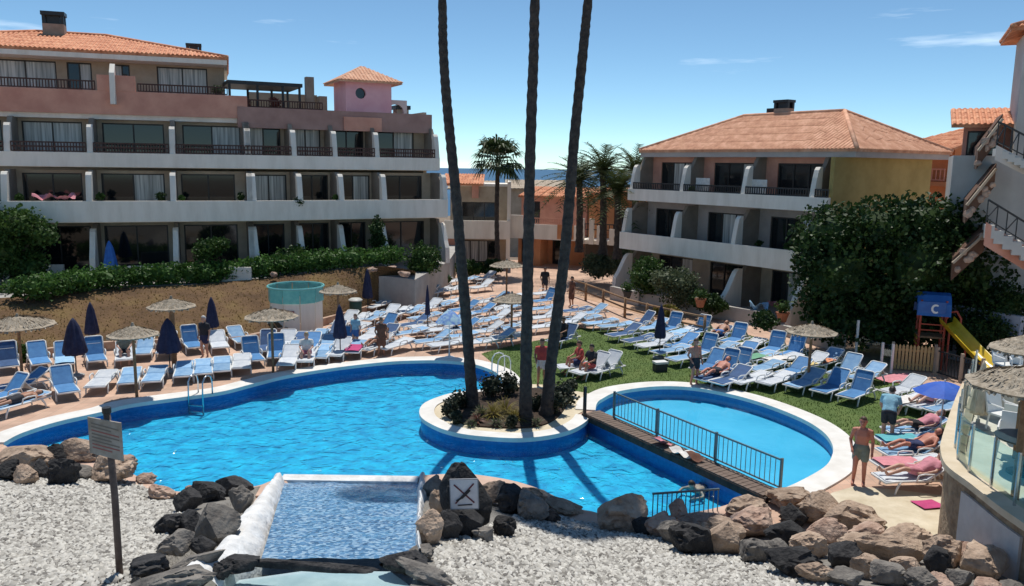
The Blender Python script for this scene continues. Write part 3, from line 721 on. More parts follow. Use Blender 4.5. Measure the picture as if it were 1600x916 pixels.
# long clipped hedge along the top of the garden
hz_ = [1.75,1.75,1.75,1.75,1.82,2.05,2.2,2.25]
hl = spline([at(u, v, z).to_2d() for (u, v), z in zip([(30,470),(110,459),(200,448),(300,444),(380,437),(470,427),(540,419),(625,412)], hz_)], 6, False)
h_ = thing('hedge', 'long green hedge along the top of the dry garden below the white balconies', 'hedge', (0,0,0))
mb = MB(); rg = random.Random(8); st = MB()
for i in range(0, len(hl)-1):
    p = hl[i]; d = (hl[i+1]-hl[i]).length
    zh = interp(i/6, range(8), hz_)
    lob = [((p.x+rg.uniform(-.3,.3), p.y+.35+rg.uniform(-.15,.15), zh+.5), (.75+d*.3, .5, .55+rg.uniform(-.1,.12)))]
    core(mb, lob, .58); crown(mb, lob, int(210+150*d), .15, 900+i, .6)
    if i % 3 == 0: MB().tube([(p.x, p.y+.35, 1.5), (p.x+.05, p.y+.35, 2.3)], [.04,.02], 5).build('stem', M_bark, h_)
mb.build('foliage', M_hedge, h_, fix=False)
# pale stones lining the hedge
for i, (u, v, wp, hp) in enumerate([(12,452,20,14),(52,458,12,10),(88,457,13,10),(128,455,24,18),(172,449,12,8),(212,447,17,10),(250,445,12,8),(285,443,18,8),(318,441,20,8),(345,438,20,8),(428,432,12,8),(580,425,16,8),(612,422,16,8),(632,432,18,10)]):
    o = rock(u, v, wp, hp, 'p', ['','second ','third ','fourth ','fifth ','sixth ','seventh ','eighth ','ninth ','tenth ','eleventh ','twelfth ','thirteenth ','last '][i] + ('first ' if i == 0 else '') + 'pale stone lining the hedge, counted from the edge tree', 500+i, Y=atY(u, v, at(u, v, 1.62 if u < 400 else 2.05).y).y, name='edging_stone'); o['group'] = 'pale stones lining the hedge'

# ------------------------------------------------------------------ palms
def fan_palm_crown(mb, top, n, rlen, blade, seed, droop=0.55):
    rg = random.Random(seed)
    for i in range(n):
        az = i*2.39996 + rg.uniform(-.2,.2); el = 1.25 - 1.9*(i/n) + rg.uniform(-.15,.15)
        d = Vector((math.cos(az)*math.cos(el), math.sin(az)*math.cos(el), math.sin(el))); q = top + d*rlen*rg.uniform(.45,.62)
        mb.bar(top, q, .03, .02)
        side = d.cross(Vector((0,0,1))).normalized() if abs(d.z) < .97 else Vector((1,0,0)); up = side.cross(d)
        for k in range(11):
            t = (k/10-.5)*2.5; dd = (d*math.cos(t) + side*math.sin(t)).normalized(); L_ = blade*(1-.25*abs(t)/1.25)*rg.uniform(.85,1.1)
            e = q + dd*L_*.6 + up*.05; tip = q + dd*L_ - Vector((0,0,L_*droop*rg.uniform(.4,1))) ; wv = up.cross(dd).normalized()*blade*.055
            b = len(mb.v); mb.v += [tuple(q-wv*.4), tuple(q+wv*.4), tuple(e+wv), tuple(e-wv), tuple(tip)]; mb.f += [(b,b+1,b+2,b+3), (b+3,b+2,b+4)]
def feather_crown(mb, top, n, L_, seed, wl=.62):
    rg = random.Random(seed)
    for i in range(n):
        az = i*2.39996; el = 1.3 - 1.55*(i/n) + rg.uniform(-.1,.1); pts = []
        h = Vector((math.cos(az), math.sin(az), 0)); l = L_*rg.uniform(.8,1.1)
        for k in range(9):
            t = k/8; pts.append(top + h*(math.cos(el)*l*t + .12*l*t*t) + Vector((0,0, math.sin(el)*l*t - (.62-.2*el)*l*t*t)))
        mb.tube(pts, [.035*(1-.8*k/8) for k in range(9)], 4, False)
        for k in range(1, 9):
            for sgn in (-1, 1):
                for m_ in (0, .5):
                    c = pts[k-1].lerp(pts[k], m_+.25); d = (pts[k]-pts[k-1]).normalized(); sd_ = d.cross(Vector((0,0,1))).normalized()*sgn
                    ln = wl*(1-.5*abs(k/8-.45))*rg.uniform(.8,1.15); tip = c + (sd_*.8 + d*.55 + Vector((0,0,.12-.3*rg.random())))*ln; ww = d*.05
                    b = len(mb.v); mb.v += [tuple(c-ww), tuple(c+ww), tuple(tip)]; mb.f.append((b,b+1,b+2))
def palm(label, base, px, r0, r1, crown_kind, seed, **k):
    t = thing('palm_tree', label, 'palm tree', base, 0, k.get('group')); pts = [Vector(p) - Vector(base) for p in px]; n = len(pts)
    P = []; rs_ = []
    for i in range(n-1):
        m_ = max(2, int((pts[i+1]-pts[i]).length/.22))
        for j in range(m_): P.append(pts[i].lerp(pts[i+1], j/m_))
    P.append(pts[-1]); m_ = len(P); rg = random.Random(seed)
    for i in range(m_):
        tt = i/(m_-1); flare = 1 + .45*math.exp(-tt*m_*.22/.5)
        rs_.append((r0+(r1-r0)*tt)*flare*(1+(.07 if i % 2 else -.05)+rg.uniform(-.03,.03)))
    MB().tube(P, rs_, 14).build('trunk', M_trunk, t)
    mb = MB()
    if crown_kind == 'fan': fan_palm_crown(mb, pts[-1], k.get('n',26), k.get('L',1.2), k.get('blade',.9), seed)
    else: feather_crown(mb, pts[-1], k.get('n',34), k.get('L',2.2), seed)
    mb.build('crown', k.get('m', M_palm), t, fix=False); return t
def trunk_line(pxs, Y):
    P = [atY(u, v, Y) for u, v in pxs]; return P
def smooth_line(P, n=4):
    out = []
    for i in range(len(P)-1):
        a, b, c, d = P[max(i-1,0)], P[i], P[i+1], P[min(i+2,len(P)-1)]
        for k in range(n):
            t = k/n; out.append(.5*((2*b)+(c-a)*t+(2*a-5*b+4*c-d)*t*t+(3*b-a-3*c+d)*t*t*t))
    return out + [P[-1]]
for lb_, pxs, foot, tops, seed in [
  ('tall bare palm trunk leaning toward the long building, leftmost of three on the island', [(739,630),(733,560),(727,480),(720,400),(714,320),(706,240),(700,180),(695,120),(692,60),(691,0)], (739,636), (-.6,14.5), 1),
  ('straight tall palm trunk in the middle of the three on the island', [(821,650),(822,560),(824,460),(826,360),(828,260),(831,160),(834,80),(836,0)], (821,655), (.5,14.5), 2),
  ('tall palm trunk curving toward the tiled-roof building, rightmost of three on the island', [(853,640),(862,560),(872,480),(882,400),(890,310),(897,220),(905,140),(913,60),(919,0)], (853,648), (1.0,14.5), 3)]:
    b0 = at(*foot, 0.05); line = [Vector((b0.x, b0.y, 0.0))] + trunk_line(pxs[1:], b0.y); e = line[-1]
    line += [e + Vector((tops[0]*.25, .1, 3)), e + Vector((tops[0]*.6, .25, 6.5)), e + Vector((tops[0]*.8, .4, 10.5))]
    palm(lb_, tuple(line[0]), smooth_line(line), .18, .10, 'fan', seed, n=44, L=1.5, blade=1.15, group='tall palms on the pool island')
b0 = atY(778, 402, 57); palm('slender fan palm standing against the sea before the central white parapet', (b0.x, b0.y, 0.6), smooth_line([Vector((b0.x,b0.y,.6)), atY(776,340,57), atY(777,290,57), atY(778,252,57)]), .17, .15, 'fan', 11, n=40, L=1.9, blade=1.35, m=M_palm)
for i, (u, vt, vb, Y, L_, lb_) in enumerate([(905,282,385,55,3.0,'date palm half hidden by the curving tall trunk'),(942,268,390,53,3.0,'date palm with tallest fronds beside the orange wall'),(992,268,330,60,3.0,'date palm behind the flat orange roof next to the tiled-roof building'),(965,300,395,51,2.4,'small date palm with hanging fronds before the orange wall')]):
    b0 = atY(u, vb, Y); palm(lb_, (b0.x, b0.y, max(0, b0.z-.4)), smooth_line([Vector((b0.x,b0.y,max(0,b0.z-.4))), atY(u+1,(vt+vb)/2,Y), atY(u,vt,Y)]), .24, .2, 'feather', 60+i, n=46, L=L_, m=M_date, group='date palms before the low orange houses')

# planting on the island
def rosette(label, loc, n, L_, w_, m, seed, cat='shrub', name='island_plant', el0=1.3, group=None, droop=.3):
    rg = random.Random(seed); t = thing(name, label, cat, loc, 0, group); mb = MB()
    for i in range(n):
        az = i*2.39996+rg.uniform(-.3,.3); el = el0*(1-.85*rg.random()) + .1; l = L_*rg.uniform(.7,1.1); h = Vector((math.cos(az), math.sin(az), 0)); s = Vector((-h.y, h.x, 0))
        q = [h*(math.cos(el)*l*k/3) + Vector((0,0,math.sin(el)*l*k/3 - droop*l*(k/3)**2)) for k in range(4)]; b = len(mb.v)
        for k in range(4): ww = w_*(1-.9*k/3)*(1 if k else .7); mb.v += [tuple(q[k]-s*ww+Vector((0,0,ww*.4))), tuple(q[k]), tuple(q[k]+s*ww+Vector((0,0,ww*.4)))]
        for k in range(3): mb.f += [(b+3*k,b+3*k+1,b+3*k+4,b+3*k+3), (b+3*k+1,b+3*k+2,b+3*k+5,b+3*k+4)]
    mb.build('leaves', m, t, fix=False)
    MB().lathe([(.06,-.03),(.10,.03),(.08,.10),(.03,.16)], 8).build('stem', M_bark, t); return t
M_soil = mat('dark_planting_soil', (0.03,0.02,0.014), (0.07,0.045,0.03), 1.0, 5, bump=1.0)
bed = spline(W([(702,627),(693,642),(700,654),(720,663),(753,669),(809,671),(846,667),(870,655),(885,636),(888,622),(860,612),(800,608),(740,617)]), 5, True)
sm = MB(); sm.prism(bed, .0, .07); structure(sm.build('island_planting_bed', M_soil))
IP = [(703,650,'s',.55,'dark succulent clump at the front corner of the island bed beside the leaning palm'),(718,636,'s',.6,'dark succulent rising next to the leaning palm'),(712,660,'s',.35,'small dark succulent at the bed edge'),
 (765,622,'s',.85,'tall dark bush behind the golden grass on the island'),(792,616,'s',.75,'dark bush next to the middle palm on the island'),(745,660,'r',.38,'reddish low plant in the middle front of the island bed'),
 (770,650,'g',.85,'golden grassy clump beside the leaning palm'),(790,645,'g',.9,'golden grassy clump in the middle of the island'),(805,655,'g',.7,'golden grassy clump against the middle palm'),(752,650,'o',.5,'olive clump left of the golden grass'),
 (775,665,'o',.35,'low olive plant at the front of the island bed'),(800,668,'s',.35,'dark low plant at the front of the middle palm'),(838,664,'o',.35,'olive low plant between middle and curving palms'),
 (868,645,'s',.65,'dark plant at the foot of the curving palm'),(880,630,'s',.75,'dark bush behind the curving palm at the lawn'),(840,640,'s',.5,'dark plant between the middle and curving palms'),(890,618,'s',.5,'low dark bush at the lawn side of the island'),(735,664,'o',.3,'low olive plant beside the reddish one')]
for i, (u, v, kd, s, lb_) in enumerate(IP):
    p = at(u, v, .07)
    if kd == 'g': rosette(lb_, p, 110, s, .016, M_gold, 700+i, group='plants in the island bed', droop=.45)
    elif kd == 'o': rosette(lb_, p, 60, s, .03, M_olive, 700+i, group='plants in the island bed')
    elif kd == 'r': rosette(lb_, p, 50, s, .035, mat('reddish_leaves', (.10,.03,.02), (.17,.07,.04), .6, 3, trans=.2), 700+i, group='plants in the island bed')
    else:
        shrub(lb_, p, s*.62, s*.55, s*1.1, int(260*s+120), .10, M_succ, 700+i, name='island_plant', group='plants in the island bed', k=4)
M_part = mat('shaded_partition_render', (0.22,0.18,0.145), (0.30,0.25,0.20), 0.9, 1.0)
# ------------------------------------------------------------------ buildings
def frame_root(name, label, p, q, cat='building'):
    a = math.atan2(q.y-p.y, q.x-p.x); t = thing(name, label, cat, (p.x, p.y, 0), a); t.rotation_euler = (0,0,a)
    e = Vector((math.cos(a), math.sin(a))); n_ = Vector((-e.y, e.x))
    return t, e, n_
def u_at(px, p, e, nrm, w_=0.0):         # distance along a facade (w_ behind its front line) at photo column px
    d = ray(px, 300).to_2d(); o = p.to_2d() + nrm*w_
    # solve o + e*u = d*t
    D = e.x*(-d.y) - (-d.x)*e.y
    return ((-o.x)*(-d.y) - (-d.x)*(-o.y)) / D
def window(root, u0, u1, w_, z0, z1, panes=2, curtain=(), bar=.07, m=None):
    f = MB(); f.box(u0,u1,w_,w_+.1,z0,z0+bar); f.box(u0,u1,w_,w_+.1,z1-bar,z1)
    for i in range(panes+1):
        x = u0 + (u1-u0-bar)*i/panes; f.box(x,x+bar,w_+.001,w_+.099,z0+bar,z1-bar)
    o = f.build('window', m or M_frame, root)
    for i in range(panes):
        x = u0 + (u1-u0-bar)*i/panes; MB().box(x+bar,x+(u1-u0-bar)/panes,w_+.045,w_+.06,z0+bar,z1-bar).build('pane', M_curtain if i in curtain else M_glass, o)
    return o
def wall_open(mb, u0, u1, w_, z0, z1, openings, th=.22):
    """wall from u0 to u1 with rectangular openings (a, b, za, zb), sorted along u"""
    x = u0
    for a, b, za, zb in openings:
        if a > x: mb.box(x, a, w_, w_+th, z0, z1)
        if zb < z1: mb.box(a, b, w_, w_+th, zb, z1)
        if za > z0 + .01: mb.box(a, b, w_, w_+th, z0, za)
        x = b
    if x < u1: mb.box(x, u1, w_, w_+th, z0, z1)
def railing(root, u0, u1, w_, z0, h, m, lattice=False, step=.14, name='railing'):
    r = MB(); r.box(u0,u1,w_,w_+.06,z0+h-.07,z0+h); r.box(u0,u1,w_+.005,w_+.055,z0+.02,z0+.08)
    n = max(2, int((u1-u0)/step))
    for i in range(n+1): x = u0+.02+(u1-u0-.04)*i/n; r.box(x-.025,x+.025,w_+.012,w_+.048,z0+.08,z0+h-.07)
    if lattice: r.box(u0,u1,w_+.01,w_+.05,z0+h*.45,z0+h*.45+.08)
    return r.build(name, m, root)
def fin(root, u, wf, ww, zf, b1, zt, th=.27, m=None, flare=0.0):
    """balcony divider with its sloping, rounded front edge"""
    f = min(1.42, zt - b1 - .06)/1.24; wb = wf + .62
    pr = [(wf+.02-flare, zf), (wf+.03-flare*.9, b1), (wf+.10-flare*.6, b1+.35*f), (wf+.20-flare*.35, b1+.8*f), (wf+.30-flare*.2, b1+1.12*f), (wf+.42-flare*.1, b1+1.24*f), (wb, b1+1.25*f), (wb, zf)]
    o = MB().profx(pr, u-th/2, u+th/2).build('balcony_divider', m or M_white, root)
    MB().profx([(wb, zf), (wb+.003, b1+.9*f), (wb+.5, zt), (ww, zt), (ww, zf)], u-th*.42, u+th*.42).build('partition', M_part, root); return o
def tile_face(base, tiles, poly, spacing=.26, h=.055):
    """one roof plane: eave a->b, then the other corners; rows of half-round tiles up the slope"""
    P = [Vector(p) for p in poly]; a, b = P[0], P[1]; e = (b-a).normalized(); nrm = (P[1]-P[0]).cross(P[2]-P[1]).normalized()
    if nrm.z < 0: nrm = -nrm
    g_ = nrm.cross(e).normalized()
    if g_.z < 0: g_ = -g_
    b0 = len(base.v); n = len(P); base.v += [tuple(p) for p in P] + [tuple(p - Vector((0,0,.14))) for p in P]
    base.f.append(tuple(range(b0, b0+n))); base.f.append(tuple(range(b0+2*n-1, b0+n-1, -1)))
    for i in range(n): j = (i+1) % n; base.f.append((b0+i, b0+n+i, b0+n+j, b0+j))
    Q = [((p-a).dot(e), (p-a).dot(g_)) for p in P]; L_ = Q[1][0]; s = spacing/2
    while s < L_:
        ts = []
        for i in range(n):
            (x0,y0_), (x1,y1_) = Q[i], Q[(i+1) % n]
            if (x0 - s)*(x1 - s) < 0: ts.append(y0_ + (y1_-y0_)*(s-x0)/(x1-x0))
        if len(ts) >= 2:
            t0, t1 = min(ts)-.06, max(ts)
            if t1 - t0 > .15:
                k = len(tiles.v); m_ = max(1, int((t1-t0)/.9)); hw = spacing*.36
                for j in range(m_):
                    for t, hh in ((t0+(t1-t0)*j/m_, h*1.25), (t0+(t1-t0)*(j+1)/m_, h*.85)):
                        c = a + e*s + g_*t
                        for dx, dz in ((-hw,.004),(-hw*.55,hh*.75),(0,hh),(hw*.55,hh*.75),(hw,.004)): tiles.v.append(tuple(c + e*dx + nrm*dz))
                    q = k + j*10
                    for i in range(4): tiles.f.append((q+i, q+i+1, q+5+i+1, q+5+i))
                    tiles.f.append((q,q+4,q+3,q+2,q+1))
        s += spacing
def roof(root, faces, caps, m, spacing=.26, soffit=None):
    base, tiles = MB(), MB()
    for f in faces: tile_face(base, tiles, f, spacing)
    r = base.build('roof', m, root, fix=False); stuff(tiles.build('roof_tiles', m, r, fix=False))
    for a, b in caps: MB().tube([Vector(a)+Vector((0,0,.02)), Vector(b)+Vector((0,0,.02))], .11, 8).build('ridge_cap', m, r, smooth=True)
    return r

# ---- long building: the wing with the tiled roof (A) and the flat-roofed wing (B)
p0 = at(-150, 350, 4.65); p1 = at(392, 345, 4.65)
A, eA, nA = frame_root('apartment_building', 'long terraced apartment block with white balcony bands, terracotta parapet and hipped tile roof', p0, p1)
LA = (p1-p0).to_2d().length
A_ORG = p0.copy()
def UA(px, w_=0): return u_at(px, A_ORG, eA, nA, w_)
RW = random.Random(12)
STEP = (0.0, 1.3, 2.6)                     # each storey steps back
def wing(root, U, bays, u_end, dz, parapet3, ends=True):
    """three lower storeys of one wing; bays: photo columns of the dividers"""
    ub = [U(b, 0) for b in bays] + [u_end]; ub = sorted(set(ub)); s0 = ub[0]
    Z = [(1.95, None, 4.45), (4.85, (4.65, 5.7), 7.2), (7.6, (7.38, 8.1), 9.85)]
    for k, (zf, band, zt) in enumerate(Z):
        zf += dz; zt += dz; wf = STEP[k-1] if k else 0.25; ww = (2.4, 2.3, 3.5)[k]
        wm = MB(); ops = []
        for i in range(len(ub)-1):
            a, b = ub[i], ub[i+1]; wdt = b-a
            if wdt < 1.0: continue
            l = a + wdt*RW.uniform(.07,.12); r = b - wdt*RW.uniform(.08,.2); ops.append((l, r, zf, zt-.16))
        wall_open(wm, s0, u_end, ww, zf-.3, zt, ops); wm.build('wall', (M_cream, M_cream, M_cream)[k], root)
        for i, (l, r, za, zb) in enumerate(ops):
            cur = [(), (0,), (1,), (0,1), ()][(i*2+k*3) % 5] if k else ()
            window(root, l, r, ww+.06, za+.02, zb, 2 if r-l < 3.2 else 3, cur)
        if band:
            z0, z1 = band[0]+dz, band[1]+dz
            MB().box(s0-.12, u_end+.12, wf, wf+.16, z0, z1).build('balcony_parapet', M_white, root)
            MB().box(s0-.1, u_end+.1, wf+.16, ww+.3, zf-.24, zf).build('floor_slab', M_white, root)
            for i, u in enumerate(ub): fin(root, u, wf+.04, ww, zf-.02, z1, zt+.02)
            if k == 2:
                for i in range(len(ub)-1): railing(root, ub[i]+.16, ub[i+1]-.16, wf+.05, z1, .52, M_brown, True)
        else:
            for i, u in enumerate(ub): fin(root, u, wf, ww, zf, zf+.9, zt+.02, flare=.55, th=.26)
    MB().box(s0-.1, u_end+.1, STEP[2]+.2, 10.5, 9.85+dz, 10.1+dz).build('floor_slab', M_white, root)
    MB().box(s0, u_end, 9.5, 10.4, 1.2, 9.83+dz).build('rear_wall', M_cream, root)
    return ub
wing(A, UA, [-130, 5, 138, 270, 391], LA, 0.0, None)
# top storey of wing A
uR = UA(358, 4.6); zt3 = 13.25
# parapet of terracotta render, with a raised piece between the two top flats
MB().box(0, LA+.1, STEP[2], STEP[2]+.18, 10.1, 11.3).build('balcony_parapet', M_terra_wall, A)
um = UA(187, STEP[2]); MB().box(um-.75, um+1.05, STEP[2]-.02, STEP[2]+.4, 11.3, 12.1).build('raised_parapet', M_terra_wall, A)
MB().profx([(STEP[2]-.5,10.6),(STEP[2]-.3,12.2),(STEP[2]+.2,12.7),(STEP[2]+.35,12.7),(STEP[2]+.05,10.6)], um-.12, um+.12).build('balcony_divider', M_white, A)
wm = MB(); tops = []
for a, b in ((-90,-20),(6,102),(118,156),(190,214),(255,332)): tops.append((UA(a,5.5), UA(b,5.5), 10.3, 12.95))
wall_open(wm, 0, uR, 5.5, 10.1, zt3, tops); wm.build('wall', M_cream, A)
for i, (l, r, za, zb) in enumerate(tops): window(A, l, r, 5.56, za, zb, 2 if r-l < 3 else 2, [(0,1),(0,1),(1,),(0,),(0,1)][i])
railing(A, .2, um-.85, STEP[2]+.05, 11.3, .5, M_brown); railing(A, um+1.15, UA(362,STEP[2]), STEP[2]+.05, 11.3, .45, M_brown)
MB().box(uR-.25, uR, 5.72, 12, 10.1, zt3).build('gable_wall', M_cream, A); MB().box(0, uR, 11.8, 12.0, 10.1, zt3).build('rear_wall', M_cream, A)
# hipped roof
ez = 13.45; e0, e1, w0, w1 = -3.0, UA(364, 3.9), 3.9, 13.2; rz = 14.95; ra, rb = UA(70, 8.5), UA(178, 8.5); wr = 9.4
A1, A2, A3, A4 = (e0,w0,ez), (e1,w0,ez), (e1,w1,ez), (e0,w1,ez); r1, r2 = (ra,wr,rz), (rb,wr,rz)
rA = roof(A, [[A1,A2,r2,r1], [A2,A3,r2], [A3,A4,r1,r2], [A4,A1,r1]], [(A1,r1),(A2,r2),(A3,r2),(r1,r2)], M_tile, .22)
MB().box(e0+.1, e1-.04, w0+.02, w1-.1, ez-.40, ez-.145).build('eaves_soffit', M_white, rA)
def chimney(rf, u, w_, z0, h, s=.55):
    c = MB(); c.box(u-s, u+s, w_-s*.7, w_+s*.7, z0, z0+h*.55).build('chimney', M_chim, rf)
    t = MB()
    for sx in (-1,1):
        for sy in (-1,1): t.box(u+sx*s*.86-.08, u+sx*s*.86+.08, w_+sy*s*.5-.08, w_+sy*s*.5+.08, z0+h*.55, z0+h*.86)
    t.box(u-s*1.1, u+s*1.1, w_-s*.8, w_+s*.8, z0+h*.86, z0+h); t.box(u-s*.6,u+s*.6,w_-.2,w_+.2,z0+h*.55,z0+h*.86); t.build('chimney_cowl', M_dark, rf)
chimney(rA, UA(104, 8.8), 8.8, 14.5, 1.5, .55); chimney(rA, UA(313, 8.0), 8.4, 13.75, .9, .4)

# wing B
q0 = at(392, 345, 4.65); q1 = at(697, 339.5, 4.65)
B, eB, nB = frame_root('apartment_building', 'flat-roofed wing of the long block with pergola terrace and pink stair tower on top', q0, q1)
LB = (q1-q0).to_2d().length
B_ORG = q0.copy()
def UB(px, w_=0): return u_at(px, B_ORG, eB, nB, w_)
wing(B, UB, [397, 470, 535, 602], LB, 0.0, None)
zb0 = 10.1
MB().box(-.1, LB+.1, 2.55, 2.75, zb0-.5, 10.72).build('roof_parapet', mat('dusty_pink_render', (.34,.20,.17), (.44,.27,.23), .9, .8), B)
MB().box(LB-.16, LB+.06, 3.4, 10.4, 1.8, 10.9).build('gable_wall', M_cream, B)
MB().box(LB-.9, LB-.1, 6.2, 7.0, 10.3, 11.2).build('chimney', M_cream, B); MB().box(LB-1.0, LB+0.0, 6.1, 7.1, 11.2, 11.45).build('chimney_cap', M_dark, B)
MB().box(-.1, LB, 2.75, 10.4, zb0, zb0+.18).build('terrace_floor', M_terr, B)
MB().box(UB(598,2.4), UB(540,2.4), 2.42, 2.55, 9.6, 10.4).build('terracotta_panel', M_terra_wall, B)
# pergola
pa, pb = UB(362, 3.6), UB(476, 3.6); pg = MB()
MB().box(pa, pb, 3.4, 7.2, 12.0, 12.2).build('pergola_roof', M_dark, B)
for u in (pa+.1, pa+1.6, pa+3.0, pb-.15):
    MB().box(u-.06, u+.06, 3.5, 3.62, zb0+.18, 12.0).build('pergola_post', M_dark, B); MB().box(u-.06, u+.06, 6.9, 7.02, zb0+.18, 12.0).build('pergola_post', M_dark, B)
railing(B, pa+.1, pb+1.0, 2.85, 10.72, .45, M_brown)
MB().box(pa+1.8, pb+2.0, 8.4, 8.6, zb0, 12.0).build('terrace_back_wall', M_cream, B)
MB().box(UB(484,7), UB(496,7), 7.2, 7.7, zb0, 13.0).build('chimney', M_chim, B)
MB().box(UB(500,8), UB(512,8), 7.6, 8.4, zb0, 11.9).build('roof_hatch', M_cream, B)
# pink tower
ta, tb = UB(538, 6), UB(607, 6); tw0, tw1 = 5.2, 5.2+(tb-ta)
tm = MB(); zT = 12.85; uc = ta + (tb-ta)*.32; zc = 12.0; rc = .33
# front wall with a round opening
ring = [(uc+rc*math.cos(i*math.pi/12), zc+rc*math.sin(i*math.pi/12)) for i in range(24)]
fl = [[Vector((ta,zb0,0)),Vector((tb,zb0,0)),Vector((tb,zT,0)),Vector((ta,zT,0))], [Vector((x,z,0)) for x, z in ring]]
ap = [q for l in fl for q in l]
tm.v += [(q.x, tw0, q.y) for q in ap]; tm.f += list(tessellate_polygon(fl)); k0 = len(tm.v)
tm.v += [(x, tw0+.25, z) for x, z in ring]
for i in range(24): tm.f.append((4+i, 4+(i+1)%24, k0+(i+1)%24, k0+i))
tm.add([(ta,tw0,zb0),(ta,tw1,zb0),(ta,tw1,zT),(ta,tw0,zT)], [(0,1,2,3)]); tm.add([(tb,tw0,zb0),(tb,tw1,zb0),(tb,tw1,zT),(tb,tw0,zT)], [(3,2,1,0)]); tm.add([(ta,tw1,zb0),(tb,tw1,zb0),(tb,tw1,zT),(ta,tw1,zT)], [(3,2,1,0)])
tow = tm.build('stair_tower', M_pink, B, fix=False)
wd = MB(); wd.v = [(x, tw0+.2, z) for x, z in ring]; wd.f = [tuple(range(24))]; wd.build('round_window', M_glass, tow, fix=False)
c1,c2,c3,c4 = (ta-.5,tw0-.5,zT-.1),(tb+.55,tw0-.5,zT-.1),(tb+.55,tw1+.5,zT-.1),(ta-.5,tw1+.5,zT-.1); ap_ = ((ta+tb)/2,(tw0+tw1)/2,zT+.95)
roof(tow, [[c1,c2,ap_],[c2,c3,ap_],[c3,c4,ap_],[c4,c1,ap_]], [], M_tile_pale, .22)
# the little arch beside the tower
ar = MB(); x0_, x1_ = tb, UB(636, 6)
ar.box(x1_-.22, x1_, 5.9, 6.2, zb0, 11.75); ar.box(x0_, x1_-.22, 5.9, 6.2, 11.5, 11.75)
for i in range(6):
    t0, t1 = math.pi*i/6, math.pi*(i+1)/6; hw = (x1_-.22-x0_)/2; cx = x0_+hw
    ar.add([(cx+hw*math.cos(t), y, 11.5 - hw*.9*(1-math.sin(t))*1.0) for t in (t0,t1) for y in (5.9,6.2)] + [(cx+hw*math.cos(t), y, 11.5) for t in (t0,t1) for y in (5.9,6.2)], [(0,1,3,2),(0,2,6,4),(1,5,7,3)])
ar.build('arch', mat('pale_pink_render', (.68,.55,.52), (.76,.63,.6), .9, 1.0), B, fix=False)

# low white garden walls in front of the ground floor
for lb_, pts in [('low white rounded garden wall before the first ground-floor terrace', [(58,432),(100,425)]), ('low white garden wall below the blue parasol', [(200,413),(270,408)]), ('low white garden wall along the second terrace', [(272,409),(392,402)]), ('short white garden wall beside the pink ground-floor wall', [(398,400),(418,396)]), ('curved white garden wall further along the hedge', [(485,395),(515,392)])]:
    a, b = at(*pts[0], 1.75), at(*pts[1], 1.75); a = atY(pts[0][0], pts[0][1], 40.2 if pts[0][0] < 390 else 42.6); b = atY(pts[1][0], pts[1][1], 40.4 if pts[0][0] < 390 else 43.0)
    o = MB().bar((0,0,.35), (b.x-a.x, b.y-a.y, .35), .2, .75).build('garden_wall', M_white); o.location = (a.x, a.y, 1.75); tag(o, lb_, 'wall')

# ---- building with the pale hipped roof (right of the palms)
b0 = at(972, 388, 2.88); b1 = at(1262, 427, 2.88)
Cb, eC, nC = frame_root('apartment_building', 'three-storey balcony building with pale hipped tile roof and mustard side wall', b0, b1)
LC = (b1-b0).to_2d().length; C_ORG = b0.copy()
def UC(px, w_=0): return u_at(px, C_ORG, eC, nC, w_)
bays = [974, 1052, 1148, 1256]; ub = [UC(x, 0) for x in bays]; uE = ub[-1]
ZC = [(0.5, None, 2.75), (3.08, (2.86, 3.86), 5.6), (6.0, (5.77, 6.45), 8.35)]
for k, (zf, band, zt) in enumerate(ZC):
    wf = (0.2, 0.0, .55)[k]; ww = (2.4, 2.0, 2.3)[k]; wm = MB(); ops = []
    for i in range(3):
        a, b = ub[i], ub[i+1]; wd_ = b-a; ops.append((a+wd_*.2, b-wd_*.12, zf, zt-.3))
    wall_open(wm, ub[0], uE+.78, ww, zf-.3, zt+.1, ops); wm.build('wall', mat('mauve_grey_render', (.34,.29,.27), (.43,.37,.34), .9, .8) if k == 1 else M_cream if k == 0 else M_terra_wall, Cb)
    for i, (l, r, za, zb) in enumerate(ops): window(Cb, l, r, ww+.06, za+.02, zb, 3, [(2,),(),(1,2)][(i+k) % 3])
    if band:
        z0, z1 = band
        MB().box(ub[0]-.2, uE+.98, wf, wf+.16, z0, z1).build('balcony_parapet', M_white, Cb); MB().box(ub[0]-.18, uE+.77, wf+.16, ww+.3, zf-.22, zf).build('floor_slab', M_white, Cb)
        MB().box(ub[0]-.2, ub[0]-.04, wf+.16, ww, z0+.003, z1-.003).build('balcony_parapet', M_white, Cb)
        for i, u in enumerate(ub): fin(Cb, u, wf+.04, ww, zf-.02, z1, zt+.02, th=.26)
        if k == 2:
            for i in range(3): railing(Cb, ub[i]+.16, ub[i+1]-.16, wf+.05, z1-.02, .42, M_dark)
            railing(Cb, uE+.16, uE+.9, wf+.05, z1-.02, .42, M_dark)
    else:
        for i in (0, 2, 3): fin(Cb, ub[i], wf, ww, zf-.4, zf+.6, zt+.02, flare=.8, th=.3)
        MB().box(ub[0], uE, wf+.16, ww+.2, zf-.45, zf-.02).build('floor_slab', M_terr, Cb)
DC = 9.5
MB().box(uE+.78, uE+1.0, .8, DC, 0.2, 8.35).build('side_wall', M_mustard, Cb); MB().box(ub[0], ub[0]+.2, 2.55, DC, 0.2, 8.35).build('side_wall', M_cream, Cb); MB().box(ub[0]+.2, uE+.78, DC-.2, DC, .2, 8.35).build('rear_wall', M_cream, Cb)
ez = 8.75; e0, e1, w0, w1 = ub[0]-.2, uE+1.7, 1.35, DC+.6
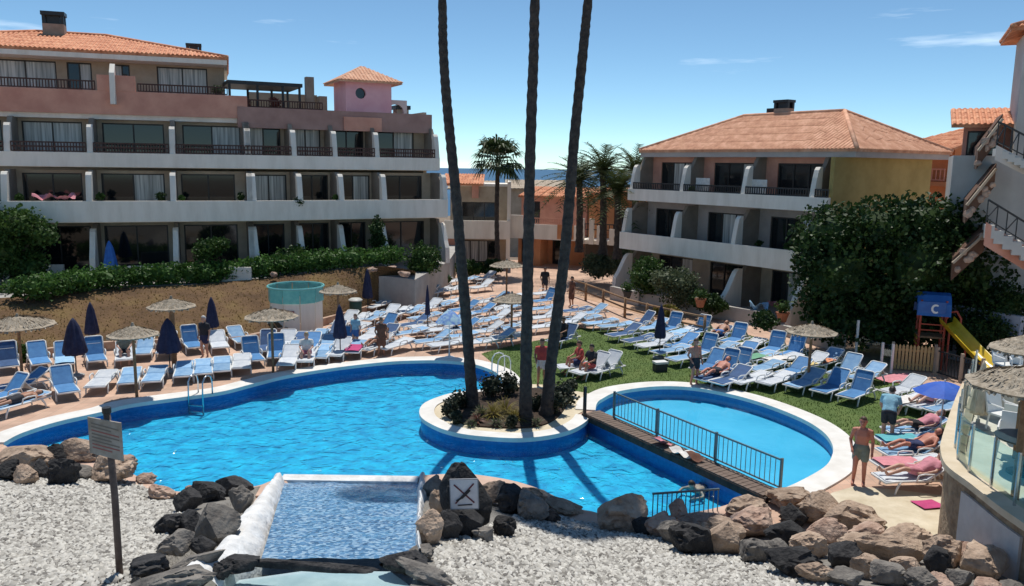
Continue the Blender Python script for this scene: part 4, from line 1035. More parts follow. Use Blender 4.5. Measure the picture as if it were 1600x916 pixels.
A1, A2, A3, A4 = (e0,w0,ez), (e1,w0,ez), (e1,w1,ez), (e0,w1,ez); rz = 10.8; r1, r2 = (e0+4.2, (w0+w1)/2, rz), (e1-3.6, (w0+w1)/2, rz)
rC = roof(Cb, [[A1,A2,r2,r1], [A2,A3,r2], [A3,A4,r1,r2], [A4,A1,r1]], [(A1,r1),(A2,r2),(A3,r2),(r1,r2)], M_tile_pale, .22)
MB().box(e0+.08, e1-.08, w0+.08, w1-.1, ez-.40, ez-.13).build('eaves_soffit', mat('grey_render', (.42,.38,.36), (.5,.46,.43), .9, 1.0), rC)
chimney(rC, UC(1213, 5.8), 6.0, 10.55, 1.05, .45); chimney(rC, UC(1196, 6.6), 6.9, 10.35, .9, .3)

# ---- low centre buildings
def simple_block(label, p, q, depth, z0, z1, m, extra=None, name='low_house'):
    t, e, n_ = frame_root(name, label, p, q); L_ = (q-p).to_2d().length
    if extra: extra(t, L_)
    return t
pD0, pD1 = atY(700, 372, 60), atY(797, 372, 60)
def exD(t, L_):
    wm = MB(); wall_open(wm, 0, L_-.25, 2.2, 2.6, 6.1, [(.9,3.5,2.75,4.9)]); wm.build('wall', M_cream, t); window(t, .9, 3.5, 2.26, 2.78, 4.9, 3)
    wm = MB(); wall_open(wm, 0, L_-.25, 1.6, -.2, 2.3, [(.9,3.6,.3,2.0)]); wm.build('wall', M_cream, t); window(t, .9, 3.6, 1.66, .32, 2.0, 4, (0,1,2))
    MB().box(-.3, L_, 0, .18, 2.25, 3.62).build('balcony_parapet', M_white, t); MB().box(-.3, L_-.02, .18, 2.3, 2.35, 2.6).build('floor_slab', M_white, t)
    MB().box(-.3, .55, .3, 1.5, -.2, 2.25).build('terracotta_pier', M_terra_wall, t); MB().box(L_-.3, L_, .2, .5, -.2, 2.25).build('pier', M_white, t)
    MB().box(L_-.25, L_, 0.2, 6, 3.62, 6.5).build('side_wall', M_white, t)
    MB().box(-.3, L_-.25, 2.15, 6.2, 6.1, 6.3).build('roof_slab', M_white, t)
    b_, t_ = MB(), MB(); roof(t, [[(-.6,1.7,6.3),(L_*.55,1.7,6.3),(L_*.55,4.5,7.0),(-.6,4.5,7.0)]], [], M_tile, .22)
    MB().box(-.3, L_-.25, 6.0, 6.2, -.2, 6.1).build('rear_wall', M_cream, t)
    MB().box(L_*.36, L_*.47, 1.95, 2.18, 5.2, 6.25).build('terracotta_downpipe', M_terra_wall, t)
simple_block('low cream house with white balcony parapet behind the slender fan palm', pD0, pD1, 6, 0, 6, M_cream, exD)
pE0, pE1 = atY(797, 372, 63), atY(902, 372, 61)
def exE(t, L_):
    wm = MB(); wall_open(wm, 0, L_, 2.4, 2.3, 5.3, [(.3,1.6,2.4,4.9)]); wm.build('wall', M_terra_wall, t); window(t, .3, 1.6, 2.46, 2.42, 4.9, 2, m=M_brown)
    MB().box(0, 1.0, 0, .18, 2.1, 3.9).build('stepped_parapet', M_white, t); MB().box(1.0, L_, 0, .18, 2.1, 3.25).build('balcony_parapet', M_white, t)
    MB().box(0, L_, .18, 2.4, 2.1, 2.3).build('floor_slab', M_white, t); MB().box(L_-1.6, L_-.3, -.04, .0, 2.2, 3.3).build('terracotta_panel', M_orange, t)
    wm = MB(); wall_open(wm, 0, L_, 1.8, -.2, 2.1, [(.3,1.3,0,1.95),(2.9,4.2,0,1.95)]); wm.build('wall', M_orange, t); window(t, .3, 1.3, 1.9, .02, 1.95, 2); window(t, 2.9, 4.2, 1.9, .02, 1.95, 2)
    MB().box(1.9, 2.5, .1, 1.75, -.2, 2.1).build('pier', M_orange, t)
    railing(t, 1.2, L_-.1, .05, 3.25, .5, M_terra_wall)
    roof(t, [[(-.1,1.9,5.35),(L_+.1,1.9,5.35),(L_+.1,5.2,6.0),(-.1,5.2,6.0)]], [], M_tile, .22); MB().box(0, L_, 5.0, 5.2, -.2, 5.3).build('rear_wall', M_cream, t)
simple_block('low orange-red house with stepped white parapet between the tall trunks', pE0, pE1, 6, 0, 6, M_orange, exE)
pF0, pF1 = atY(905, 372, 60), atY(1010, 372, 58)
def exF(t, L_):
    wm = MB(); wall_open(wm, 0, L_, 2.2, 2.3, 5.55, [(2.0,3.2,2.5,4.5)]); wm.build('wall', M_orange, t); window(t, 2.0, 3.2, 2.26, 2.52, 4.5, 2)
    for a, b, z in ((0,.35,3.9),(.75,1.1,3.9),(1.35,2.0,3.4),(2.3,3.1,3.2),(3.3,L_,3.0)): MB().box(a, b, 0, .2, 2.0, z).build('parapet_pier', M_white, t)
    MB().box(0, L_, .2, 2.4, 2.0, 2.3).build('floor_slab', M_white, t)
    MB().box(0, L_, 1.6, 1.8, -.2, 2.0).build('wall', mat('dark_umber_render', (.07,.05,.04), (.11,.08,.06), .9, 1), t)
    railing(t, .4, L_, .06, 3.05, .5, M_dark, step=.3)
    MB().box(-.2, L_+2.2, 2.0, 6, 5.55, 5.72).build('roof_slab', M_cream, t); roof(t, [[(-.2,1.8,5.74),(L_+2.2,1.8,5.74),(L_+2.2,5.2,6.1),(-.2,5.2,6.1)]], [], M_tile, .22)
    MB().box(0, L_, 5.0, 5.2, -.2, 5.55).build('rear_wall', M_cream, t)
simple_block('low orange house with flat roof behind the date palms', pF0, pF1, 6, 0, 6, M_orange, exF)
# far roofs seen just below the sea line
for lb_, u0, u1, v, Y in [('far tan roof below the sea line between the trunks', 795, 880, 283, 105), ('far brown roof left of the slender palm below the sea line', 705, 770, 284, 110)]:
    p, q = atY(u0, v, Y), atY(u1, v, Y); t, e, n_ = frame_root('far_house', lb_, p, q); L_ = (q-p).to_2d().length
    MB().box(0, L_, 0, 8, -9, p.z-.9).build('wall', M_cream, t)
    roof(t, [[(-.5,-.5,p.z-.9),(L_+.5,-.5,p.z-.9),(L_+.5,4,p.z+.1),(-.5,4,p.z+.1)], [(L_+.5,8.5,p.z-.9),(-.5,8.5,p.z-.9),(-.5,4,p.z+.1),(L_+.5,4,p.z+.1)]], [], M_cream, .5)

# ---- tall building with outdoor stairs at the photo edge
M_gw = mat('pale_grey_render', (.50,.48,.45), (.60,.58,.54), .9, .7, bump=.1)
s0 = atY(1577, 300, 32.6); s1 = atY(1775, 300, 30.8)
S, eS, nS = frame_root('stair_building', 'tall pale building at the photo edge with outdoor stairs and small tiled lodge', s0, s1); LS = (s1-s0).to_2d().length
MB().box(0, LS, .2, 3.4, -.1, 13.2).build('wall', M_gw, S)
ez = 13.35; roof(S, [[(-.55,-.4,ez),(LS+.5,-.4,ez),(LS+.5,1.9,ez+.9),(1.8,1.9,ez+.9)], [(-.55,4.0,ez),(-.55,-.4,ez),(1.8,1.9,ez+.9)], [(LS+.5,4.0,ez),(-.55,4.0,ez),(1.8,1.9,ez+.9),(LS+.5,1.9,ez+.9)]], [((-.55,-.4,ez),(1.8,1.9,ez+.9)), ((-.55,4.0,ez),(1.8,1.9,ez+.9))], M_tile, .22)
# lower block with landing
a0, a1 = s0.to_2d(), None
def loc(u, v, Y):                       # photo point at distance Y, in the building's own frame
    p = atY(u, v, Y); d = p.to_2d() - s0.to_2d(); return (d.dot(eS), d.dot(nS), p.z)
l0, l1 = loc(1490, 243, 33.5), loc(1563, 243, 33)
MB().box(l0[0], 0-.003, l0[1], l0[1]+4.5, -.1, l0[2]).build('landing_block', M_gw, S)
lx0, lx1 = loc(1506,200,35)[0], loc(1568,200,35)[0]; lz = l0[2]
wm = MB(); wall_open(wm, lx0, lx1+.3, l0[1]+1.6, lz, lz+1.35, [(lx0+.15,lx1-.2,lz+.02,lz+1.05)]); wm.build('lodge_wall', M_terra_wall, S); window(S, lx0+.15, lx1-.2, l0[1]+1.66, lz+.03, lz+1.05, 2)
roof(S, [[(lx0-.5,l0[1]+1.0,lz+1.3),(lx1+.5,l0[1]+1.0,lz+1.3),(lx1+.5,l0[1]+3.6,lz+2.1),(lx0-.5,l0[1]+3.6,lz+2.1)]], [], M_tile, .22)
def stair(pxa, pxb, Y, width, m_side, name='stair_flight', th=.42):
    a, b = Vector(loc(*pxa, Y)), Vector(loc(*pxb, Y)); n = 9; st = MB(); d = b - a
    for i in range(n):
        p, q = a + d*(i/n), a + d*((i+1)/n); zt = max(p.z, q.z); x0, x1 = sorted((p.x, q.x)); st.box(x0, x1, a.y, a.y+width, min(p.z,q.z)-th*.4, zt)
    o = st.build(name, M_gw, S)
    MB().add([(a.x,a.y-.1,a.z-th),(b.x,b.y-.1,b.z-th),(b.x,b.y-.1,b.z+.12),(a.x,a.y-.1,a.z+.12),(a.x,a.y-.004,a.z-th),(b.x,b.y-.004,b.z-th),(b.x,b.y-.004,b.z+.12),(a.x,a.y-.004,a.z+.12)], [(0,1,2,3),(7,6,5,4),(0,4,5,1),(1,5,6,2),(2,6,7,3),(3,7,4,0)]).build('stringer', m_side, o)
    return o, a, b
def stair_rail(o, a, b, h=.95, off=-.06, m=M_dark):
    r = MB(); r.bar(a+Vector((0,off,h)), b+Vector((0,off,h)), .06, .06); r.bar(a+Vector((0,off,.25)), b+Vector((0,off,.25)), .04, .04); n = 8
    for i in range(n+1): p = a.lerp(b, i/n); r.bar(p+Vector((0,off,.1)), p+Vector((0,off,h)), .04, .04)
    for i in range(0, n, 2): p, q = a.lerp(b, i/n), a.lerp(b, (i+1)/n); r.bar(p+Vector((0,off,.25)), q+Vector((0,off,h)), .03, .03)
    r.build('railing', m, o)
o, a, b = stair((1556,232),(1640,275), 30.2, 1.2, M_gw); stair_rail(o, a, b)
o, a, b = stair((1540,352),(1660,425), 30.2, 1.2, M_terra_wall, th=.75); stair_rail(o, a, b)
# stair flights with stone-dotted cheeks climbing the other way
M_cheek = mat('umber_stair_cheek', (.11,.055,.035), (.16,.085,.055), .9, 2)
def cheek(pxa, pxb, Y, k):
    a, b = Vector(loc(*pxa, Y)), Vector(loc(*pxb, Y)); o = MB().add([(a.x,a.y,a.z-.6),(b.x,b.y,b.z-.6),(b.x,b.y,b.z+.3),(a.x,a.y,a.z+.3)] + [(p.x,p.y+2.6,p.z+dz) for p, dz in ((a,-.6),(b,-.6),(b,.3),(a,.3))], [(0,1,2,3),(7,6,5,4),(0,4,5,1),(1,5,6,2),(2,6,7,3),(3,7,4,0)]).build('stair_cheek', M_cheek, S)
    MB().bar(a+Vector((0,-.06,.1)), b+Vector((0,-.06,.1)), .07, .09).build('handrail', M_cream, o); rg = random.Random(k)
    for i in range(9):
        p = a.lerp(b, rg.uniform(.05,.95)) + Vector((0,-.02,rg.choice([-.3,-.42,.2])+rg.uniform(-.1,.1))); me = rock_mesh(800+k*20+i, (.13*rg.uniform(.8,1.4),.07,.12*rg.uniform(.8,1.4)), sub=2); me.materials.append(M_rpink); s_ = link('stone', me, o); s_.location = p
cheek((1488,415),(1540,368), 30.8, 1); cheek((1510,325),(1556,268), 31.2, 2); cheek((1528,240),(1566,190), 32.0, 3)
# low orange house between the two
o0, o1 = atY(1405, 260, 50), atY(1490, 260, 46)
def exG(t, L_):
    MB().box(0, L_, .0, 6, 0, 9.2).build('wall', M_orange, t); railing(t, .6, L_-.2, -.4, 7.2, .7, M_terra_wall, step=.3); MB().box(-.1, L_, -.45, 0-.002, 6.9, 7.15).build('balcony_slab', M_orange, t)
    MB().box(L_*.1, L_*.22, -.02, .05, 7.3, 8.4).build('window', M_glass, t)
    roof(t, [[(-.8,-1.2,8.95),(L_+.8,-1.2,8.95),(L_+.8,3.5,10.4),(1.5,3.5,10.4)]], [], M_tile, .22)
simple_block('orange rendered house with tiled roof between the pale roof and the stairs', o0, o1, 6, 0, 9, M_orange, exG)
# blue-white garden wall behind the slide
a, b = atY(1480, 560, 33.0), atY(1590, 560, 30.5)
o = MB().bar((0,0,1.2), (b.x-a.x, b.y-a.y, 1.15), .25, 2.3).build('garden_wall', mat('bluish_white_render', (.36,.38,.44), (.46,.48,.53), .9, .8)); o.location = (a.x, a.y, -.02); tag(o, 'bluish white garden wall behind the yellow slide', 'wall')
# ------------------------------------------------------------------ footbridge, ladders, signs
M_bridge = mat('dark_bridge_timber', (0.03,0.022,0.018), (0.07,0.05,0.04), 0.85, 5, bump=.5)
M_bdeck = mat('grey_brown_bridge_boards', (0.12,0.085,0.065), (0.20,0.145,0.115), 0.85, 5, bump=.4)
M_rail = mat('dull_green_grey_metal', (0.16,0.22,0.24), None, 0.4, metal=.4)
n0, n1 = at(919,652,.05), at(1196,785,.05); f0, f1 = at(930,645,.05), at(1216,770,.05)
mid0, mid1 = (n0+f0)/2, (n1+f1)/2; ba = math.atan2(mid1.y-mid0.y, mid1.x-mid0.x); BL = (mid1-mid0).to_2d().length; BW = max(.6, (f0-n0).to_2d().length*.62)
br = thing('footbridge', 'narrow dark footbridge with one railing between the main and the shallow pool', 'footbridge', (mid0.x, mid0.y, 0), ba)
nb = int(BL/.16)
pl = MB().box(-.07,.07,-BW/2,BW/2,.125,.16).mesh('board', M_bdeck)
for i in range(nb): o = link('board', pl, br); o.location = ((i+.5)*BL/nb, 0, R.uniform(-.004,.004))
for s in (-1,1): MB().box(-.1, BL+.1, s*(BW/2-.03)-.05, s*(BW/2-.03)+.05, -.06, .12).build('beam', M_bridge, br)
MB().box(0, BL, -.16, .16, -.75, -.065).build('dividing_wall', M_pwall, br)
hr = MB().box(.75, BL-.02, BW/2-.03, BW/2+.01, .90, .94); hr.build('top_rail', M_rail, br); MB().box(.75, BL-.02, BW/2-.03, BW/2+.01, .22, .25).build('bottom_rail', M_rail, br)
bal = MB().box(-.007,.007,BW/2-.016,BW/2-.002,.25,.90).mesh('baluster', M_rail); nbal = int((BL-.8)/.15)
for i in range(nbal): o = link('baluster', bal, br); o.location = (.8+(BL-.85)*i/(nbal-1), 0, 0)
for u in (.75, BL*.38, BL*.7, BL-.02): MB().box(u-.025,u+.025,BW/2-.045,BW/2+.02,.12,.97).build('rail_post', M_rail, br)
MB().box(-.04,.04,-BW/2-.02,-BW/2+.06,.0,1.0).build('gate_post', M_dark, br)
# two towels on the boards
def towel(label, loc, rz, w_, l, m, dz=0, bumpy=.03):
    t = MB(); n = 18; k = 18; sd_ = R.uniform(0,99)
    for j in range(k):
        for i in range(n): x, y = (i/(n-1)-.5)*w_, (j/(k-1)-.5)*l; t.v.append((x, y, .02+bumpy*(.5+noise.noise(Vector((x*3,y*3,sd_))))))
    for j in range(k-1):
        for i in range(n-1): t.f.append((j*n+i, j*n+i+1, (j+1)*n+i+1, (j+1)*n+i))
    o = t.build('towel', m, None, smooth=True, fix=False); o.location = loc; o.rotation_euler = (0,0,rz); return tag(o, label, 'towel')
M_tw = {k: mat('towel_'+k, c, tuple(min(1,x*1.25) for x in c), .95, 5, bump=.4) for k, c in {'pink':(.55,.22,.25),'white':(.62,.60,.57),'yellow':(.62,.48,.20),'green':(.14,.32,.20),'teal':(.10,.36,.40),'orange':(.60,.25,.13),'magenta':(.42,.05,.16),'sky':(.28,.47,.66)}.items()}

def ladder(label, px, rz, m=M_steel):
    p = at(*px, .05); t = thing('pool_ladder', label, 'pool ladder', (p.x, p.y, .05), rz)
    for s in (-1,1):
        MB().tube([(s*.27,.45,0),(s*.27,.45,.45),(s*.27,.38,.62),(s*.27,.22,.69),(s*.27,.05,.65),(s*.27,-.06,.5),(s*.27,-.08,.2),(s*.27,-.08,-.62)], .025, 8).build('handrail', m, t, smooth=True)
    for z in (-.3,-.52): MB().box(-.25,.25,-.12,-.04,z,z+.03).build('step', m, t)
ladder('steel pool ladder at the long curved pool edge below the flat loungers', (308,620), rad(-14)); ladder('white pool ladder at the far pool edge behind the island', (776,582), rad(-65), M_plastic)
# low railing at the near end of the main pool
a, b = at(1018,806,.05), at(1122,798,.05); t = thing('pool_handrail', 'low blue-grey handrail with bars at the near pool edge by the boulders', 'handrail', (a.x,a.y,.0), math.atan2(b.y-a.y,b.x-a.x)); L_ = (b-a).length
MB().box(0,L_,-.02,.02,.55,.59).build('top_rail', M_rail, t); bal = MB().box(-.01,.01,-.01,.01,.0,.55).mesh('baluster', M_rail)
for i in range(15): o = link('baluster', bal, t); o.location = (.02+(L_-.04)*i/14,0,0)

# notice board on a post
p = hit(187, 897); k = p.y/F; t = thing('notice_sign', 'faded notice board on a rusty post standing in the white gravel', 'sign', (p.x, p.y, p.z), 0)
top = (897-628)*k*1.04
MB().tube([(0,0,-.1),(.005,0,top*.5),(-.03,.01,top)], .043, 10).build('post', mat('rusty_post', (.09,.06,.05), (.17,.12,.10), .7, 8, bump=.3), t, smooth=True); MB().tube([(-.03,.01,top),(-.03,.01,top+.07)], .055, 10).build('post_cap', M_dark, t)
bd = MB(); bw = 47*k; bz0, bz1 = top-76*k, top-3*k
bd.add([(-bw*.60,-.10,bz0+.10),(bw*.42,-.02,bz0-.04),(bw*.42,-.02,bz1-.10),(-bw*.60,-.10,bz1)] + [(-bw*.60,-.08,bz0+.10),(bw*.42,-.0,bz0-.04),(bw*.42,.0,bz1-.10),(-bw*.60,-.08,bz1)], [(0,1,2,3),(7,6,5,4),(0,4,5,1),(1,5,6,2),(2,6,7,3),(3,7,4,0)])
bo = bd.build('board', mat('faded_sign_board', (.30,.25,.20), (.46,.41,.36), .8, 5, bump=.2), t)
rg = random.Random(4)
for i in range(8):
    z = .18 + i*.10; c = mat('faded_red_print', (.36,.14,.12), None, .8) if i in (0,1,5) else mat('faded_grey_print', (.22,.19,.16), None, .8)
    x0, x1 = -bw*.5, bw*(.34 if i % 3 else .1)
    def pt(x, z, off): f = (x+bw*.60)/(bw*1.02); return (x, -.10+.08*f-off, bz0+.10-.14*f + z*(bz1-bz0-.12))
    MB().add([pt(x0,z,.003),pt(x1,z,.003),pt(x1,z+.04,.003),pt(x0,z+.04,.003)], [(0,1,2,3)]).build('printed_line', c, bo)
# square crossed-out sign on the black rock
p = hit(728, 832); k = p.y/F; s = 42*k; z0 = p.z + (832-788)*k*.98 + .17
t = thing('warning_sign', 'square white sign with a crossed-out figure on the black lava rock', 'sign', (p.x-.0, p.y-.42, z0), rad(-4)); t.rotation_euler = (rad(-8), rad(-3), rad(-2))
MB().box(-s*.52,s*.52,0,.03,0,s*1.1).build('board', mat('worn_white_sign', (.62,.60,.60), (.72,.70,.70), .6, 6), t)
mk = mat('dark_red_print', (.13,.02,.03), None, .6); bk = mat('black_print', (.02,.02,.022), None, .6)
MB().bar((-s*.38,-.008,s*.92),(s*.38,-.008,s*.22), .008, s*.055).build('cross_stroke', mk, t); MB().bar((s*.38,-.013,s*.95),(-s*.34,-.013,s*.2), .008, s*.055).build('cross_stroke', mk, t)
MB().bar((-s*.1,-.018,s*.42),(s*.22,-.018,s*.72), .008, s*.11).build('figure', bk, t); MB().lathe([(0,0),(s*.07,.0),(s*.07,.008),(0,.008)], 12)
MB().bar((-s*.3,-.018,s*.3),(-s*.1,-.018,s*.42), .008, s*.07).build('figure', bk, t); MB().bar((-s*.25,-.008,s*.13),(s*.3,-.008,s*.15), .008, s*.045).build('base_line', bk, t)
fr_ = MB(); fr_.box(-s*.54,s*.54,-.004,.034,-s*.03,0); fr_.box(-s*.54,s*.54,-.004,.034,s*1.1,s*1.13); fr_.box(-s*.55,-s*.52,-.004,.034,0,s*1.1); fr_.box(s*.52,s*.55,-.004,.034,0,s*1.1); fr_.build('frame', mat('grey_sign_frame', (.3,.3,.31), None, .5), t)

# ------------------------------------------------------------------ sun loungers
M_blue = mat('blue_lounger_sling', (0.045,0.175,0.40), (0.075,0.245,0.50), .75, 3, rnd=.15, bump=.1)
M_faded = mat('faded_blue_lounger_sling', (0.15,0.31,0.53), (0.27,0.44,0.62), .8, 3, rnd=.18, bump=.1)
M_pale = mat('pale_lounger_sling', (0.46,0.50,0.56), (0.60,0.63,0.66), .8, 3, rnd=.12, bump=.1)
M_navy = mat('navy_fabric', (0.010,0.013,0.045), (0.022,0.028,0.075), .85, 5, bump=.2)
FAB = {'b': M_blue, 'f': M_faded, 'p': M_pale, 'n': mat('dark_blue_lounger_sling', (.02,.065,.17), (.035,.10,.24), .75, 3, rnd=.15)}
def lounger_proto(back, fab):
    t = thing('sun_lounger', 'x x x x', 'sun lounger'); W_ = .33; zs = .34; yb = .22; Lb = .76
    fm = MB()
    for s in (-1,1):
        fm.tube([(s*W_,-.97,zs-.02),(s*W_,-.6,zs),(s*W_,.0,zs),(s*W_,.93,zs)], .032, 6)
    fm.bar((-W_,-.96,zs-.02),(W_,-.96,zs-.02),.05,.05); fm.bar((-W_,.93,zs),(W_,.93,zs),.05,.05); fm.build('frame', M_plastic, t, smooth=True)
    for s in (-1,1):
        MB().tube([(s*W_,-.55,zs),(s*(W_+.03),-.66,.16),(s*(W_+.03),-.7,0)], [.034,.03,.026], 6).build('leg', M_plastic, t, smooth=True)
        MB().tube([(s*W_,.58,zs),(s*(W_+.03),.68,.16),(s*(W_+.03),.72,0)], [.034,.03,.026], 6).build('leg', M_plastic, t, smooth=True)
        MB().tube([(s*(W_+.02),-.12,zs),(s*(W_+.05),-.08,zs+.17),(s*(W_+.05),.08,zs+.2),(s*(W_+.05),.34,zs+.18),(s*(W_+.02),.42,zs)], .024, 6).build('armrest', M_plastic, t, smooth=True)
    st = MB(); n = 9
    for i in range(n):
        tt = i/(n-1); y = -.94 + (yb+.94)*tt; z = zs+.03-.02*math.sin(math.pi*tt)
        st.v += [(-W_+.02,y,z),(W_-.02,y,z),(W_-.02,y,z-.03),(-W_+.02,y,z-.03)]
    for i in range(n-1):
        for k in range(4): st.f.append((4*i+k, 4*i+(k+1)%4, 4*i+4+(k+1)%4, 4*i+4+k))
    st.f += [(3,2,1,0), (4*n-4,4*n-3,4*n-2,4*n-1)]; st.build('seat_sling', FAB[fab], t, smooth=False)
    ca_, sa_ = math.cos(rad(back)), math.sin(rad(back)); bk_ = MB()
    for i in range(6):
        tt = i/5; d = Lb*tt; y = yb+.01+d*ca_; z = zs+.035+d*sa_-.015*math.sin(math.pi*tt); ny, nz_ = sa_*.03, -ca_*.03
        ww = W_-.03*(1-tt)*0 - (.02 if 0 < i < 5 else .03)
        bk_.v += [(-ww,y,z),(ww,y,z),(ww,y+ny,z+nz_),(-ww,y+ny,z+nz_)]
    for i in range(5):
        for k in range(4): bk_.f.append((4*i+k, 4*i+(k+1)%4, 4*i+4+(k+1)%4, 4*i+4+k))
    bk_.f += [(3,2,1,0),(20,21,22,23)]; bo = bk_.build('backrest', FAB[fab], t)
    bf = MB(); e0_, e1_ = (yb, zs+.02), (yb+Lb*1.02*ca_, zs+.02+Lb*1.02*sa_)
    bf.tube([(-W_,e0_[0],e0_[1]),(-W_,e1_[0]-.05*ca_,e1_[1]-.05*sa_),(-W_+.06,e1_[0],e1_[1]),(W_-.06,e1_[0],e1_[1]),(W_,e1_[0]-.05*ca_,e1_[1]-.05*sa_),(W_,e0_[0],e0_[1])], .028, 6); bf.build('backrest_frame', M_plastic, bo, smooth=True)
    if back > 20: MB().bar((0,yb+.5*ca_,zs+.5*sa_),(0,.9,zs),.5,.03).build('prop', M_plastic, bo)
    return t
PROTO = {}
NUM = ['first','second','third','fourth','fifth','sixth','seventh','eighth','ninth','tenth','eleventh','twelfth']
LNG = []
def lounger(u, v, rot, back, fab, label, group, z=0.0):
    p = at(u, v, z); key = (back, fab)
    rz = rad(rot + R.uniform(-4,4)) + (math.atan((800-u)/F) if u < 660 else 0)
    if key not in PROTO:
        o = PROTO[key] = lounger_proto(back, fab); o.scale = (.95,.92,.95); o.location = p; o.rotation_euler = (0,0,rz); o['label'] = label; o['group'] = group
    else: o = clone(PROTO[key], p, rz, label, group)
    LNG.append((o, back, rz)); return o
SH = {8: 'flat', 30: 'half-raised', 48: 'raised', 62: 'upright'}
FN = {'b': 'blue', 'f': 'faded blue', 'p': 'pale', 'n': 'dark blue'}
def row(desc, group, items):
    for i, (u, v, rot, back, fab) in enumerate(items):
        lounger(u, v, rot, back, fab, f"{NUM[i]} lounger along {desc}, {FN[fab]} with {SH[back]} back", group)
G1, G2, G3 = 'loungers on the paving by the dry garden', 'loungers packed between garden and palms', 'loungers on the lawn'
row('the row below the garden edge', G1, [(14,578,3,62,'n'),(62,574,6,48,'b'),(102,574,4,48,'b'),(150,569,8,62,'b'),(196,567,0,30,'p'),(226,558,-5,30,'f'),(262,556,-10,48,'b'),(300,548,14,62,'b'),(342,548,10,30,'p'),(374,540,12,30,'f')])
row('the pool edge row near the sign', G1, [(102,618,8,48,'b'),(160,608,-12,8,'p'),(204,603,-6,8,'f'),(243,600,-5,8,'f'),(289,592,-4,8,'f'),(318,588,-4,8,'f'),(347,584,-4,8,'f'),(378,579,-3,8,'p'),(395,568,12,62,'b')])
row('the photo edge by the green plant', G1, [(30,644,-55,8,'f'),(34,614,-62,30,'b'),(8,632,-60,48,'b')])
row('the far curved pool edge', G2, [(452,574,-10,30,'p'),(480,569,-10,8,'p'),(506,563,-12,8,'f'),(530,560,-14,30,'p'),(556,555,-15,8,'f'),(588,551,-40,30,'p'),(618,550,-45,8,'p'),(676,543,-62,30,'f'),(700,548,-60,8,'p')])
row('the line behind the far pool edge', G2, [(418,553,-8,48,'n'),(446,547,-10,30,'p'),(470,541,-12,8,'n'),(498,536,-14,8,'f'),(524,530,-16,30,'n'),(556,524,-30,8,'p'),(600,522,-40,48,'b')])
row('the kiosk line toward the leaning palm', G2, [(540,512,-28,30,'p'),(562,508,-30,8,'p'),(584,505,-30,8,'f'),(605,501,-32,30,'p'),(626,497,-32,8,'p'),(648,494,-34,8,'f'),(670,490,-36,30,'p'),(690,486,-36,8,'f')])
row('the line below the garden point', G2, [(590,486,-34,8,'p'),(610,480,-34,30,'f'),(630,475,-36,8,'p'),(648,470,-36,8,'f'),(666,466,-38,30,'p'),(688,463,-40,8,'p'),(708,460,-40,8,'p'),(752,456,-44,30,'p')])
row('the short line beside the open parasol', G2, [(640,530,-58,8,'f'),(648,516,-58,30,'n'),(668,520,-60,8,'p'),(690,525,-62,30,'p'),(664,505,-50,8,'f')])
row('the nearest line between two tall trunks', G2, [(752,545,-66,8,'p'),(775,541,-66,30,'f'),(798,536,-66,8,'p'),(758,528,-60,30,'p'),(782,524,-62,8,'f'),(804,520,-62,30,'p')])
row('the middle line between two tall trunks', G2, [(752,512,-58,8,'f'),(774,507,-58,30,'p'),(798,504,-60,8,'p'),(750,497,-54,30,'b'),(772,493,-54,8,'p'),(796,489,-55,8,'f')])
row('the far line between two tall trunks', G2, [(752,481,-50,8,'p'),(774,477,-50,30,'f'),(798,473,-52,8,'p')])
row('the gap between middle and curving palms', G2, [(848,520,-62,8,'p'),(850,505,-60,30,'p'),(848,491,-58,8,'f'),(852,478,-56,62,'b'),(850,466,-54,8,'p')])
row('the lawn edge behind the curving palm', G3, [(890,513,-62,30,'p'),(912,508,-62,8,'f'),(938,514,-64,8,'f'),(962,519,-66,8,'f'),(900,494,-58,8,'n'),(925,498,-60,30,'f')])
row('the lawn right of the curving palm', G3, [(905,584,-75,8,'p'),(924,590,-50,48,'p'),(944,588,-50,48,'p'),(880,540,-40,48,'n')])
row('the lawn row facing the shallow pool', G3, [(975,532,-60,30,'n'),(1000,541,-58,8,'n'),(1022,549,-56,30,'p'),(1048,559,-56,8,'f'),(1072,570,-55,8,'f'),(1000,516,-60,48,'n'),(1018,522,-58,30,'f')])
row('the upright row by the wooden railing', G3, [(1048,522,-40,62,'b'),(1068,529,-44,8,'p'),(1092,527,-42,62,'b'),(1122,536,-44,30,'n'),(1148,541,-42,62,'b'),(1174,549,-42,8,'p'),(1208,556,-40,62,'b'),(1238,563,-46,62,'b')])
row('the crowded middle of the lawn', G3, [(1108,584,-48,48,'b'),(1132,588,-48,62,'b'),(1152,586,-45,62,'b'),(1116,600,-52,8,'n'),(1142,606,-52,30,'n'),(1172,605,-52,8,'p'),(1186,570,-55,8,'f'),(1222,573,-60,8,'p'),(1262,582,-55,30,'p')])
row('the end of the shallow pool', G3, [(1212,606,-52,8,'p'),(1257,611,-50,30,'f'),(1298,619,-50,48,'b'),(1338,627,-50,62,'b'),(1320,592,-50,48,'f'),(1352,600,-55,30,'f'),(1290,576,-50,30,'f')])
row('the lawn below the open blue parasol', G3, [(1420,640,-62,8,'p'),(1448,644,-62,30,'p'),(1476,650,-62,8,'f'),(1410,622,-62,30,'p')])
row('the curved stone wall', 'loungers beside the curved stone wall', [(1428,688,-84,30,'f'),(1420,704,-84,8,'f'),(1424,722,-84,30,'f'),(1418,742,-84,8,'p'),(1424,764,-84,30,'p')])
row('the far end by the white-shirted person', G2, [(640,456,-40,8,'p'),(662,452,-40,30,'f'),(708,447,-42,8,'p'),(730,444,-44,8,'f'),(757,442,-44,30,'p')])
row('the leaning trunk itself', G2, [(716,505,-52,8,'f'),(712,478,-46,8,'p'),(722,523,-58,30,'b'),(716,536,-62,8,'f'),(726,492,-50,30,'b')])
